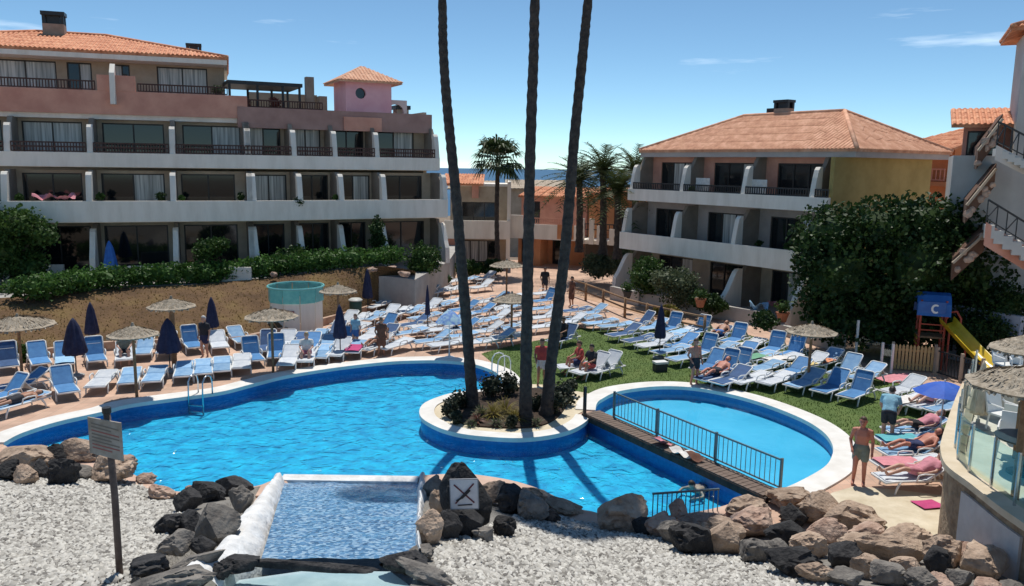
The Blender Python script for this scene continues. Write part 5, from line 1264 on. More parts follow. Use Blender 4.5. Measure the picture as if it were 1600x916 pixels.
row('the lawn between folded parasol and straw umbrella', G3, [(1042,541,-52,8,'f'),(1066,549,-50,30,'b'),(1100,560,-48,62,'b'),(1160,565,-46,30,'b'),(1196,586,-50,8,'f'),(1240,592,-50,30,'b'),(1130,556,-46,8,'f')])
row('the paving between kiosk and pool', G2, [(432,563,-4,62,'b'),(462,556,-6,8,'f'),(486,551,-8,30,'b'),(512,546,-10,8,'f'),(540,541,-12,30,'b'),(578,536,-20,8,'p'),(602,536,-26,30,'n')])
# towels over some loungers
def lay(idx_label, m, label, dy=-.32, l=1.1):
    o = next(q for q in LNG if q[0]['label'].startswith(idx_label)); c = o[0].location; rz = o[2]
    towel(label, (c.x - math.sin(rz)*dy, c.y + math.cos(rz)*dy, c.z+.36), rz, .62, l, m)
lay('seventh lounger along the crowded', M_tw['green'], 'green towel on a flat lounger in the crowded lawn'); lay('eighth lounger along the crowded', M_tw['white'], 'white towel on a lounger by the yellow one'); lay('ninth lounger along the crowded', M_tw['yellow'], 'yellow towel on a lounger before the straw umbrella')
lay('sixth lounger along the upright', M_tw['white'], 'white towel on the flat lounger in the upright row'); lay('second lounger along the upright', M_tw['sky'], 'light blue towel on a flat lounger by the wooden railing'); lay('seventh lounger along the end of', M_tw['orange'], 'orange towel on the lounger behind the shallow pool end')
lay('fourth lounger along the curved stone', M_tw['pink'], 'pink towel on a lounger by the curved stone wall'); lay('second lounger along the curved stone', M_tw['teal'], 'teal towel on a lounger by the curved stone wall'); lay('first lounger along the lawn below', M_tw['white'], 'white towel on a lounger under the blue parasol'); lay('fifth lounger along the far curved', M_tw['magenta'], 'dark pink towel on a lounger at the far pool edge')
lay('third lounger along the row below', M_tw['sky'], 'pale blue towel on a lounger beside the dark folded parasol')
p = at(1450, 790, .0); towel('magenta towel lying on the pale ground below the stone wall loungers', (p.x, p.y, .0), .2, .6, .5, M_tw['magenta'])
p = at(1432, 600, .01); towel('long pink towel spread on the lawn beside the blue parasol', (at(1405,592).x, at(1405,592).y, .02), rad(-70), .9, 1.9, M_tw['pink'])

# ------------------------------------------------------------------ parasols
def folded_parasol(label, px, h, m, group='folded parasols', r=.17, z=0.0, hc=None, name='folded_parasol'):
    p = at(*px, z); t = thing(name, label, 'parasol', (p.x,p.y,z), R.uniform(0,3), group); hc = hc or h*.62
    MB().tube([(0,0,0),(0,0,h)], .022, 8).build('pole', M_dark if m is M_navy else M_plastic, t)
    MB().lathe([(.26,0),(.27,.05),(.2,.08),(.05,.1),(.04,.2)], 16).build('base', mat('concrete_base', (.3,.29,.28), (.4,.39,.38), .9, 5), t)
    MB().lathe([(.02,h-hc),(r*1.15,h-hc+.02),(r*1.25,h-hc+.12),(r*.95,h-hc*.55),(r*.6,h-hc*.2),(r*.3,h-.06),(.015,h+.05)], 28, fn=lambda a, zz: 1+.16*math.cos(a*7)).build('folded_canopy', m, t, smooth=True)
    return t
for px, h, r, lb_ in [((146,552),2.05,.2,'dark folded parasol standing against the dry garden'),((120,588),2.1,.3,'broad dark folded parasol between the raised blue loungers'),((333,540),2.05,.2,'dark folded parasol near the edge of the dry garden, behind the standing person'),((532,560),2.15,.2,'dark folded parasol beside the far pool edge loungers'),((575,494),2.4,.2,'dark folded parasol in front of the garden point'),((1030,560),2.2,.17,'dark folded parasol on the lawn before the wooden railing'),((266,582),2.0,.32,'bulky dark folded parasol beside the standing person'),((668,520),2.2,.09,'thin dark folded parasol in the packed lounger area')]:
    folded_parasol(lb_, px, h, M_navy, r=r)
p_ = atY(172, 405, 40.1); o = folded_parasol('bright blue folded parasol on the ground-floor terrace', (172,405), 1.75, mat('bright_blue_fabric', (.03,.13,.45), (.05,.18,.55), .8, 4), r=.26, hc=1.45); o.location = (p_.x, p_.y, 1.95)

def straw_umbrella(label, u, v, wpx, zc, pole=True, group='straw umbrellas', drop=.27, z0=0.0, thick=.06):
    """u, v: middle of the straw canopy rim in the photo; zc: height of its rim"""
    p = at(u, v, zc); r = wpx*p.y/F/2*.94; t = thing('straw_umbrella', label, 'umbrella', (p.x,p.y,z0), R.uniform(0,6), group); zr = zc - z0
    MB().lathe([(r*.97,zr),(r,zr+.03),(r*.62,zr+drop*.55),(r*.2,zr+drop*.92),(.06,zr+drop+.05),(.03,zr+drop+.16)], 24, fn=lambda a, zz: 1+.03*math.sin(a*9)).build('thatch_cone', M_straw, t)
    mb = MB(); rg = random.Random(int(u)); 
    for k in range(420):
        a = rg.uniform(0,6.283); q = rg.choice([.55,.8,1.0])*rg.uniform(.9,1.04); z1 = zr + drop*(1-q)*.95+.05; l = rg.uniform(.18,.34)*r/1.2+.08
        c, s = math.cos(a), math.sin(a); w2 = .022; b = len(mb.v); rr0 = max(.05, r*q - l*.85)
        mb.v += [(rr0*c-w2*s, rr0*s+w2*c, z1+l*.42), (rr0*c+w2*s, rr0*s-w2*c, z1+l*.42), ((r*q)*c+w2*s, (r*q)*s-w2*c, z1-.05-rg.random()*.06), ((r*q)*c-w2*s, (r*q)*s+w2*c, z1-.05-rg.random()*.06)]; mb.f.append((b,b+1,b+2,b+3))
    stuff(mb.build('straw', M_straw, t, fix=False))
    MB().tube([(0,0,-.02),(.01,0,zr+drop*.8)], thick, 8).build('pole', M_wood, t)
    rb = MB()
    for k in range(8): a = k*math.pi/4; rb.bar((0,0,zr+drop*.8),(r*.9*math.cos(a),r*.9*math.sin(a),zr+.05),.03,.03)
    rb.build('rib', M_wood, t)
for lb_, u, v, w_, zc in [('straw umbrella cut by the photo edge below the dark undergrowth',28,509,115,2.1),('straw umbrella highest on the dry slope',268,480,78,2.35),('straw umbrella over the loungers between two dark folded parasols',208,524,82,2.1),('straw umbrella beside the turquoise kiosk',424,496,88,2.1),('straw umbrella behind the turquoise kiosk',528,456,62,2.2),('straw umbrella on the path between the tall trunks',800,470,66,1.9),('smaller straw umbrella seen behind the middle tall trunk',792,416,58,2.2),('straw umbrella between the low wall and the ficus',1268,520,84,2.0)]:
    straw_umbrella(lb_, u, v, w_, zc, thick=.1 if 'highest' in lb_ else .05)
# open blue parasols
def open_parasol(label, u, v, wpx, zc, m, tilt=0.0, h=.42, m2=None):
    p = at(u, v, zc); r = wpx*p.y/F/2; t = thing('open_parasol', label, 'parasol', (p.x,p.y,0), .3); 
    cn = MB(); n = 16; prof = [(r,zc),(r*.75,zc+h*.36),(r*.45,zc+h*.7),(r*.15,zc+h*.95),(.02,zc+h)]
    for rr_, z in prof:
        for k in range(n): a = 2*math.pi*k/n; sc_ = 1-.04*(k % 2)*(rr_/r); cn.v.append((rr_*sc_*math.cos(a), rr_*sc_*math.sin(a), z-(.03*(k % 2)*rr_/r)))
    for i in range(len(prof)-1):
        for k in range(n): k2 = (k+1) % n; cn.f.append((i*n+k, i*n+k2, (i+1)*n+k2, (i+1)*n+k))
    cn.build('canopy', m, t, fix=False)
    for k in range(8): a = 2*math.pi*k/8; MB().bar((0,0,zc+h-.03),(r*.97*math.cos(a),r*.97*math.sin(a),zc+.0),.012,.012).build('rib', M_plastic, t)
    MB().tube([(0,0,0),(0,0,zc+h+.06)], .02, 8).build('pole', M_plastic, t)
    MB().lathe([(.22,0),(.22,.05),(.05,.09),(.04,.2)], 14).build('base', M_plastic, t)
open_parasol('open bright blue parasol beside the curved terrace wall', 1475, 613, 92, 1.65, mat('royal_blue_fabric', (.02,.10,.52), (.03,.14,.62), .7, 3, trans=.2), h=.3)
open_parasol('open pale blue parasol among the packed loungers beside the leaning palm', 702, 503, 46, 1.5, mat('pale_blue_print_fabric', (.16,.30,.68), (.45,.66,.78), .7, 4, trans=.25, lo=.42, hi=.58), h=.5)

# ------------------------------------------------------------------ kiosk, bin, fences, playground
p = at(464, 512, .1); t = thing('round_kiosk', 'round white shower kiosk with turquoise glass band on top', 'kiosk', (p.x,p.y,0), .1); r = 80*p.y/F/2; hk = 72*p.y/F
gt = glass_mat('turquoise_glass', (.30,.74,.74)); npan = 10
for k in range(npan):
    a0, a1 = 2*math.pi*k/npan, 2*math.pi*(k+1)/npan-.03; P0, P1 = Vector((r*math.cos(a0), r*math.sin(a0), 0)), Vector((r*math.cos(a1), r*math.sin(a1), 0))
    MB().bar(P0+Vector((0,0,hk*.33)), P1+Vector((0,0,hk*.33)), .06, hk*.66).build('wall_panel', M_white, t)
    MB().bar(P0*1.06+Vector((0,0,hk*.82)), P1*1.06+Vector((0,0,hk*.82)), .025, hk*.31).build('glass_panel', mat('turquoise_panel', (.22,.58,.58), (.32,.68,.66), .25, 4, trans=.45), t)
MB().tube([(r*1.08*math.cos(k*math.pi/16), r*1.08*math.sin(k*math.pi/16), hk*.985) for k in range(33)], .045, 6).build('rim', mat('teal_rim', (.16,.45,.45), None, .4), t)
MB().box(-.16,.1,-r-.05,-r-.02,hk*.40,hk*.52).build('small_plaque', mat('dull_red_plaque', (.30,.08,.08), None, .6), t)
p = at(556, 500, 0); t = thing('waste_bin', 'dark green waste bin with pale lid behind the loungers by the garden point', 'bin', (p.x,p.y,0)); MB().lathe([(.26,0),(.3,.06),(.31,.95),(.28,.98)], 18).build('body', mat('dark_green_plastic', (.02,.05,.03), (.03,.07,.045), .5, 4), t, smooth=True); MB().lathe([(.34,.98),(.35,1.03),(.25,1.1),(.05,1.13)], 18).build('lid', mat('pale_lid', (.5,.5,.46), None, .5), t)
p = at(1031, 580, 0); t = thing('cool_box', 'small cool box with white lid standing on the lawn', 'cool box', (p.x,p.y,.01), .3); MB().box(-.24,.24,-.16,.16,0,.3).build('body', mat('dark_box_plastic', (.03,.035,.04), None, .5), t); MB().box(-.26,.26,-.18,.18,.3,.38).build('lid', M_plastic, t)
# post-and-rail fence
fp = [at(u, v, 0) for u, v in [(893,462),(915,470),(942,481),(976,496),(1010,506),(1048,516),(1100,528)]]
t = thing('wooden_fence', 'rustic wooden post-and-rail fence along the path below the tiled-roof building', 'fence', tuple(fp[0]))
for q in fp: d = q-fp[0]; MB().tube([(d.x,d.y,-.05),(d.x,d.y,1.05)], [.075,.065], 8).build('post', M_wood, t, smooth=True)
for i in range(len(fp)-1):
    a, b = fp[i]-fp[0], fp[i+1]-fp[0]
    for z in (.5,.98): MB().tube([(a.x,a.y,z),(b.x,b.y,z)], .05, 8).build('rail', M_wood, t, smooth=True)
# sloping path behind it and low planter walls
M_path = mat('orange_sand_path', (.44,.27,.17), (.54,.35,.23), .95, 1.5)
structure(MB().add([tuple(at(u,v,z)) for u, v, z in [(885,458,.012),(1100,520,.012),(1110,506,.05),(980,462,.05),(905,440,.05)]], [(0,1,2,3,4)]).build('path', M_path, fix=False))
for lb_, pts, h in [('grey planter wall before the ground floor of the tiled-roof building', [(1000,478),(1100,494),(1200,512)], .75),('low planter wall curving from the fence to the ficus', [(1195,515),(1260,535),(1330,556)], .5),('pale low wall at the end of the fence by the sloping pillar', [(955,468),(1000,479)], .8)]:
    P_ = [at(u,v,0) for u,v in pts]; mb = MB()
    for i in range(len(P_)-1): a, b = P_[i]-P_[0], P_[i+1]-P_[0]; mb.bar((a.x,a.y,h/2),(b.x,b.y,h/2),.25,h)
    o = mb.build('planter_wall', mat('grey_planter_render', (.36,.34,.31), (.46,.44,.41), .9, 1.2, bump=.3)); o.location = P_[0]; tag(o, lb_, 'wall')
# cloths drying and pots on the planter wall
for i, (u, v, c, lb_) in enumerate([(1120,478,'white','pale cloth heap on the planter wall'),(1185,492,'sky','light blue cloth over the planter wall'),(1212,487,'pink','pink cloth on the planter wall before the last terrace bay')]):
    p = at(u, v+16, .0); towel(lb_, (p.x, p.y+.1, .8 if i == 0 else .72), rad(-25), .9, .45, M_tw[c], bumpy=.4)
def pot(label, u, v, z, s, m):
    p = at(u, v, z); t = thing('flower_pot', label, 'flower pot', tuple(p)); MB().lathe([(s*.6,0),(s*.95,s*1.3),(s*1.08,s*1.35),(s*1.08,s*1.55),(s*.9,s*1.5)], 16).build('pot', m, t)
    mb = MB(); lob = [((0,0,s*2.4),(s*1.3,s*1.3,s*1.1))]; core(mb, lob, .6); crown(mb, lob, 160, .1, int(u), .6); mb.build('foliage', M_leaf, t, fix=False)
M_tpot = mat('terracotta_pot', (.36,.13,.07), (.45,.18,.10), .8, 5)
pot('terracotta pot on the planter wall beside the yellow-green bush', 1094, 480, .78, .28, M_tpot); pot('dark planted pot on the pale wall by the fence', 980, 466, .8, .25, mat('dark_pot', (.05,.045,.04), None, .7)); pot('terracotta pot near the pink cloth', 1222, 503, .55, .3, M_tpot)
# white-yellow picket gate
a, b = at(1394,578,0), at(1458,583,0); t = thing('picket_fence', 'short yellowish picket fence before the playground', 'fence', tuple(a), math.atan2(b.y-a.y,b.x-a.x)); L_ = (b-a).length; M_pk = mat('yellow_picket_paint', (.50,.34,.14), (.60,.43,.20), .7, 5)
pk = MB(); pk.add([(-.045,0,.06),(.045,0,.06),(.045,0,.98),(0,0,1.06),(-.045,0,.98)]+[(-.045,.03,.06),(.045,.03,.06),(.045,.03,.98),(0,.03,1.06),(-.045,.03,.98)], [(0,1,2,3,4),(9,8,7,6,5)]+[(i,(i+1)%5+0,(i+1)%5+5,i+5) for i in range(5)]); pm = pk.mesh('picket', M_pk)
for i in range(11): o = link('picket', pm, t); o.location = (.08+(L_-.16)*i/10,0,0)
for z in (.22,.78): MB().box(0,L_,.032,.07,z,z+.09).build('rail', M_pk, t)
for x in (-.03,L_+.03): MB().box(x-.05,x+.05,.0,.1,0,1.12).build('post', M_cream, t)
# glass fence
gp = [at(u,v,0) for u,v in [(1318,556),(1336,566),(1376,580),(1392,583)]]; t = thing('glass_fence', 'glass fence with pale posts between the lawn and the playground', 'fence', tuple(gp[0])); M_clear = glass_mat('clear_glass', (.86,.93,.92))
for i, q in enumerate(gp):
    d = q-gp[0]; MB().box(d.x-.04,d.x+.04,d.y-.04,d.y+.04,0,1.75 if i == 1 else 1.15).build('post', M_plastic, t)
    if i: a = gp[i-1]-gp[0]; MB().bar((a.x,a.y,.6),(d.x,d.y,.6),.012,1.0).build('glass_panel', M_clear, t)
gp = [at(u,v,0) for u,v in [(1462,586),(1500,598),(1532,606)]]; t = thing('bar_fence', 'dark bar fence with pale posts below the yellow slide', 'fence', tuple(gp[0]))
for i, q in enumerate(gp):
    d = q-gp[0]; MB().box(d.x-.05,d.x+.05,d.y-.05,d.y+.05,0,1.1).build('post', M_cream, t)
    if i:
        a = gp[i-1]-gp[0]
        for z in (.12,.95): MB().bar((a.x,a.y,z),(d.x,d.y,z),.04,.05).build('rail', M_dark, t)
        for k in range(1,8): c = a.lerp(d,k/8); MB().box(c.x-.012,c.x+.012,c.y-.012,c.y+.012,.14,.93).build('bar', M_dark, t)
# play tower and slide
pt = atY(1452, 530, 31.5); t = thing('play_tower', 'climbing tower with blue hood and red bars in the shade of the ficus', 'play tower', (pt.x,pt.y,0), rad(-20)); t.scale = (.8,.8,.92); M_red = mat('red_plastic', (.42,.06,.03), None, .4); M_bp = mat('blue_plastic', (.02,.10,.34), (.03,.14,.42), .4, 3); M_yel = mat('yellow_plastic', (.62,.42,.02), (.70,.50,.04), .3, 3)
for sx in (-.55,.55):
    for sy in (-.5,.5): MB().tube([(sx,sy,0),(sx,sy,3.0)], .06, 8).build('post', M_red, t)
MB().box(-.6,.6,-.55,.55,1.35,1.43).build('platform', M_wood, t)
hd = MB(); pr = [(-.75,2.35),(-.62,2.85),(-.3,3.2),(0,3.3),(.3,3.2),(.62,2.85),(.75,2.35),(.66,2.35),(.54,2.78),(.26,3.1),(0,3.19),(-.26,3.1),(-.54,2.78),(-.66,2.35)]; hd.profx(pr, -.75, .75); hd.build('hood', M_bp, t)
MB().box(-.72,.5,-.72,-.68,2.35,2.95).build('hood_panel', M_bp, t); 
cr = MB()                                       # white crescent mark on the blue panel
for k in range(12):
    a0, a1 = rad(50+k*260/12), rad(50+(k+1)*260/12); cr.add([(.05+.2*math.cos(a),-.726,2.66+.2*math.sin(a)) for a in (a0,a1)]+[(.07+.12*math.cos(a),-.726,2.66+.12*math.sin(a)) for a in (a1,a0)], [(0,1,2,3)])
cr.build('white_crescent_mark', M_plastic, t, fix=False)
ah = MB(); ah.tube([(.55,-.5,1.43),(.58,-.52,2.2),(.75,-.55,2.55),(1.0,-.6,2.6),(1.2,-.62,2.3),(1.25,-.62,1.5)], .05, 8); ah.build('entry_arch', M_red, t, smooth=True)
for z in (1.7,1.95): MB().bar((-.55,-.5,z),(.5,-.5,z),.05,.05).build('guard_bar', M_red, t)
for k in range(5): MB().bar((-.62,-.45,.3+.25*k),(-.62,.45,.3+.25*k),.05,.05).build('ladder_rung', M_yel, t)
s0_, s1_ = atY(1478,505,31.0), atY(1543,574,28.5); t = thing('slide', 'yellow plastic slide running down toward the terrace from the play tower', 'slide', tuple(s1_*1.0)); t.location = (s1_.x,s1_.y,0)
d = s0_ - Vector((s1_.x,s1_.y,0)); e_ = Vector((s1_.x,s1_.y,s1_.z)) - Vector((s1_.x,s1_.y,0)); hdir = Vector((d.x,d.y,0)).normalized(); sd_ = Vector((-hdir.y,hdir.x,0)); sl = MB(); n = 14
zlow = max(.25, e_.z)
for i in range(n):
    tt = i/(n-1); c = Vector((d.x*tt,d.y*tt,zlow+(d.z-zlow)*(tt**1.08)))
    for off, up in ((-.34,.26),(-.30,.26),(-.27,.04),(0,-.02),(.27,.04),(.30,.26),(.34,.26)): sl.v.append(tuple(c+sd_*off+Vector((0,0,up))))
for i in range(n-1):
    for k in range(6): sl.f.append((i*7+k,i*7+k+1,(i+1)*7+k+1,(i+1)*7+k))
sl.build('chute', M_yel, t, smooth=True, fix=False)
for tt in (.05,.5,.9): c = Vector((d.x*tt,d.y*tt,0)); zz = zlow+(d.z-zlow)*(tt**1.08)-.04; MB().tube([c,c+Vector((0,0,zz))], .04, 6).build('support', M_red, t)

# ------------------------------------------------------------------ raised terrace beside the pool
tz = 1.9
tl = spline([at(u,v,2.0).to_2d() for u,v in [(1512,600),(1503,622),(1495,645),(1488,668),(1483,686),(1481,702),(1490,727),(1527,755),(1572,790),(1604,812),(1660,850),(1720,890)]], 5, False)
M_clad = mat('tan_stone_cladding', (.20,.14,.09), (.42,.31,.20), .95, 3.5, detail=8, bump=1.0, bscale=8, c3=(.32,.23,.15))
structure(MB().prism(list(tl)+[Vector((24,tl[-1].y)),Vector((24,tl[0].y))], tz-.12, tz).build('raised_terrace', mat('pale_terrace_tiles', (.46,.46,.38), (.58,.58,.50), .7, 1.5)))
wallt = thing('terrace_wall', 'curved stone-clad terrace wall with cream coping beside the pool', 'wall', (tl[20].x, tl[20].y, 0)); o_ = Vector((tl[20].x, tl[20].y))
tl2 = [q-o_ for q in tl]
def ribbon_p(line, w0, w1, z0, z1, name, m, parent):
    o = ribbon(line, w0, w1, z0, z1, name, m); o.parent = parent; return o
ribbon_p(tl2, -.02, .22, -.1, tz-.03, 'stone_face', M_clad, wallt); ribbon_p(tl2, -.14, .34, tz-.03, tz+.1, 'coping', mat('cream_coping', (.56,.46,.32), (.66,.56,.42), .85, 2, bump=.3), wallt)
pn = [q for q in tl2[33:46]]; ribbon_p(pn, -.075, -.022, .25, tz-.22, 'pale_panel', mat('pale_panel_render', (.50,.47,.45), (.60,.57,.55), .85, 2, bump=.3), wallt)
gl = thing('glass_balustrade', 'curved glass balustrade with slim posts on the terrace wall', 'balustrade', (tl[20].x, tl[20].y, tz+.1)); g2 = offset(tl2, .14)
for i in range(0, len(g2)-4, 4):
    a, b = g2[i], g2[i+4]; MB().bar((a.x,a.y,.5),(b.x,b.y,.5),.014,.88).build('glass_panel', glass_mat('greenish_glass', (.86,.94,.90)) if i == 0 else bpy.data.materials['greenish_glass'], gl); MB().box(a.x-.02,a.x+.02,a.y-.02,a.y+.02,0,.98).build('post', M_steel, gl)
# things on the terrace
straw_umbrella('straw umbrella over the terrace chairs beside the slide end', 1606, 548, 118, 4.2, z0=tz, drop=.3, thick=.06)
straw_umbrella('wide straw umbrella on the terrace nearest the pool', 1606, 604, 190, 4.05, z0=tz, drop=.3, thick=.07)
for px, lb_, h in [((1527,668),'cream folded parasol on the terrace behind the glass balustrade',1.55),((1594,668),'cream folded parasol beside the terrace chairs at the photo edge',1.7)]:
    o = folded_parasol(lb_, px, h, mat('cream_fabric', (.46,.38,.28), (.60,.52,.40), .85, 4), r=.14, z=tz, hc=h*.8); 
def chair(label, px, rz, m=M_plastic):
    p = at(*px, tz); t = thing('terrace_chair', label, 'chair', tuple(p), rz, 'white chairs on the raised terrace')
    MB().box(-.24,.24,-.22,.24,.41,.45).build('seat', m, t)
    for sx in (-1,1):
        for sy in (-1,1): MB().tube([(sx*.22,sy*.2,.41),(sx*.25,sy*.24,0)], .02, 6).build('leg', m, t)
        MB().tube([(sx*.25,-.2,.42),(sx*.26,-.2,.64),(sx*.26,.2,.66),(sx*.24,.25,.7)], .02, 6).build('armrest', m, t)
    MB().profx([(.22,.43),(.26,.43),(.36,.88),(.32,.88)], -.24, .24).build('backrest', m, t)
for i, (px, rz, lb_) in enumerate([((1566,676),.4,'white terrace chair closest to the cream folded parasol'),((1592,690),2.2,'white terrace chair at the photo edge beside the dark table'),((1578,714),-.6,'white terrace chair between table and glass balustrade'),((1588,640),1.2,'white terrace chair under the wide straw umbrella'),((1570,592),.2,'white chair under the far terrace umbrella'),((1592,596),-.4,'second white chair under the far terrace umbrella')]): chair(lb_, px, rz)
p = at(1598,740,tz); t = thing('terrace_table', 'dark round table on the terrace at the photo edge', 'table', tuple(p)); MB().lathe([(.55,.70),(.56,.72),(.56,.74),(.5,.745)], 24).build('table_top', mat('dark_teal_top', (.02,.045,.055), None, .35), t); MB().tube([(0,0,0),(0,0,.7)], .04, 8).build('leg', M_dark, t); MB().lathe([(.3,0),(.3,.03),(.05,.06)], 16).build('base', M_dark, t)
p = at(1552,650,tz); t = thing('terrace_counter', 'pale grey cabinet on the terrace below the wide straw umbrella', 'cabinet', tuple(p), .2); MB().box(-.35,.35,-.25,.25,0,.85).build('body', mat('pale_cabinet', (.45,.43,.38), (.52,.50,.45), .7, 3), t); MB().box(-.4,.4,-.3,.3,.85,.9).build('top', M_plastic, t)
# pale flat stone ground between boulders and terrace wall
structure(MB().sheet([[at(u,v,.012).to_2d() for u,v in [(1335,760),(1400,765),(1478,775),(1490,800),(1492,835),(1420,838),(1330,832),(1300,800),(1270,790),(1300,770)]]], .012).build('pale_stone_paving', mat('pale_sandy_stone', (.50,.42,.29), (.66,.58,.44), .9, 1.5, detail=6, bump=.5)))

# ------------------------------------------------------------------ things on the balconies
def on_facade(P0, e, nrm, u, w_, z): q = P0.to_2d() + e*u + nrm*w_; return (q.x, q.y, z)
BI = [('A',155,.3,5.7,'leafy plant on the first-floor parapet beside the second divider',.28,M_leaf),('A',250,.35,5.7,'dark plant on the first-floor parapet before the curtained bay',.3,M_leafdark),('A',283,.3,5.7,'small plant on the first-floor parapet at the third bay',.2,M_leaf),('A',376,.5,5.7,'drooping plant at the end of the third first-floor bay',.3,M_leafdark),
 ('B',466,.1,5.3,'ivy hanging over the white first-floor band of the flat-roofed wing',.42,M_leafdark),('B',525,.4,5.7,'small plant on the first floor of the flat-roofed wing',.22,M_leaf),('A',345,2.9,11.3,'plant on the roof terrace corner beside the pergola',.4,M_olive),('A',30,.4,5.7,'plant beside the pink cloth on the first-floor balcony',.25,M_leaf),
 ('B',432,3.4,10.72,'red-brown flowers under the pergola',.45,mat('red_brown_flowers',(.16,.03,.02),(.25,.06,.04),.7,4,trans=.2)),('B',390,3.4,10.72,'second clump of red-brown flowers under the pergola',.4,None),
 ('C',1080,.75,6.45,'small plant on the upper balcony of the tiled-roof building',.22,M_leaf),('C',1235,.2,3.86,'plant on the lower balcony next to the ficus',.25,M_leaf),('C',1190,.2,3.86,'potted plant on the lower balcony behind the third divider',.22,M_leafdark)]
for i, (bb, px, w_, z, lb_, s, m) in enumerate(BI):
    U_, P0, e, nn = {'A': (UA,A_ORG,eA,nA), 'B': (UB,B_ORG,eB,nB), 'C': (UC,C_ORG,eC,nC)}[bb]
    shrub(lb_, on_facade(P0, e, nn, U_(px, w_), w_+.05, z), s, s*.7, s*1.5, 260, .09, m or MATS['red_brown_flowers'], 1200+i, name='balcony_plant', group='plants on the balconies', k=3)
for bb, px, w_, z, c, lb_ in [('A',85,.5,5.72,'pink','pink cloth heaped over the first-floor balcony at the photo edge'),('C',1098,1.2,6.6,'white','white towel drying on the upper balcony of the tiled-roof building'),('C',1186,1.2,6.6,'white','second white towel drying beside the middle divider')]:
    U_, P0, e, nn = {'A': (UA,A_ORG,eA,nA), 'C': (UC,C_ORG,eC,nC)}[bb]
    q = on_facade(P0, e, nn, U_(px, w_), w_, z)
    if bb == 'A': o = towel(lb_, q, math.atan2(e.y,e.x), 1.9, .6, M_tw[c], bumpy=.32)
    else: o = towel(lb_, (q[0],q[1],z+.25), 0, 1.0, .7, M_tw[c]); o.rotation_euler = (math.pi/2, 0, math.atan2(e.y,e.x))
# ------------------------------------------------------------------ people
def capsule(mb, pts, rs, n=10, flat=1.0):
    """tapered limb with rounded ends; flat squeezes it front to back"""
    P = [Vector(p) for p in pts]; d0 = (P[1]-P[0]).normalized(); d1 = (P[-1]-P[-2]).normalized(); L = [P[0]-d0*rs[0]*.8, P[0]-d0*rs[0]*.45] + P + [P[-1]+d1*rs[-1]*.45, P[-1]+d1*rs[-1]*.8]
    Rr = [rs[0]*.35, rs[0]*.8] + list(rs) + [rs[-1]*.8, rs[-1]*.35]; b = len(mb.v); mb.tube(L, Rr, n)
POSE = {
 'stand': dict(pel=(0,0,.95), chest=(0,0,1.28), neck=(0,0,1.48), head=(0,.015,1.63), sh=.185, shz=(0,0,1.42), el=(.25,-.03,1.13), wr=(.26,.07,.88), hip=.09, kn=(.105,.03,.50), an=(.11,-.02,.08), toe=(.13,.14,.035), fwd=(0,1,0)),
 'bend': dict(pel=(0,-.05,.93), chest=(0,.16,1.2), neck=(0,.30,1.36), head=(0,.40,1.46), sh=.185, shz=(0,.24,1.32), el=(.26,.34,1.05), wr=(.2,.46,.84), hip=.09, kn=(.11,.05,.50), an=(.12,-.05,.08), toe=(.14,.12,.035), fwd=(0,.9,-.4)),
 'sit': dict(pel=(0,0,.12), chest=(0,-.02,.44), neck=(0,.0,.64), head=(0,.03,.79), sh=.185, shz=(0,-.01,.58), el=(.25,.12,.36), wr=(.15,.36,.28), hip=.09, kn=(.14,.44,.16), an=(.14,.50,-.26), toe=(.15,.66,-.32), fwd=(0,1,0)),
 'recline': dict(pel=(0,.14,.11), chest=(0,.44,.26), neck=(0,.61,.38), head=(0,.73,.47), sh=.185, shz=(0,.56,.34), el=(.31,.40,.2), wr=(.26,.12,.14), hip=.09, kn=(.12,-.32,.22), an=(.12,-.74,.08), toe=(.14,-.82,.20), fwd=(0,-.75,.65)),
 'lie': dict(pel=(0,.0,.10), chest=(0,.32,.10), neck=(0,.52,.10), head=(0,.68,.10), sh=.185, shz=(0,.46,.10), el=(.34,.36,.07), wr=(.3,.62,.06), hip=.09, kn=(.11,-.42,.08), an=(.11,-.84,.06), toe=(.13,-.98,.04), fwd=(0,0,1)),
}
SK = {'tan': mat('tanned_skin', (.36,.17,.10), (.42,.21,.13), .55, 6), 'fair': mat('fair_skin', (.52,.29,.21), (.58,.34,.25), .55, 6), 'red': mat('sunburnt_skin', (.48,.18,.12), (.54,.22,.15), .55, 6)}
HA = {'dark': mat('dark_hair', (.02,.014,.01), (.04,.028,.02), .6, 20), 'fair': mat('fair_hair', (.30,.20,.10), (.40,.28,.15), .6, 20), 'white': mat('white_hair', (.5,.48,.46), (.6,.58,.55), .6, 20), 'brown': mat('brown_hair', (.07,.04,.02), (.11,.06,.035), .6, 20)}
CL = {k: mat('cloth_'+k, c, tuple(min(1, x*1.3) for x in c), .85, 8, bump=.3, bscale=12) for k, c in {'lightblue':(.22,.42,.52),'dark':(.02,.022,.03),'greygreen':(.17,.20,.17),'red':(.42,.06,.05),'white':(.60,.58,.55),'pink':(.50,.20,.24),'navy':(.02,.03,.09),'black':(.012,.012,.014),'brown':(.12,.05,.03),'blue':(.05,.14,.35)}.items()}
def remesh(o, vs, sm=4):
    m = o.modifiers.new('Remesh', 'REMESH'); m.mode = 'VOXEL'; m.voxel_size = vs; m.use_smooth_shade = True
    s = o.modifiers.new('Smooth', 'SMOOTH'); s.factor = .5; s.iterations = sm
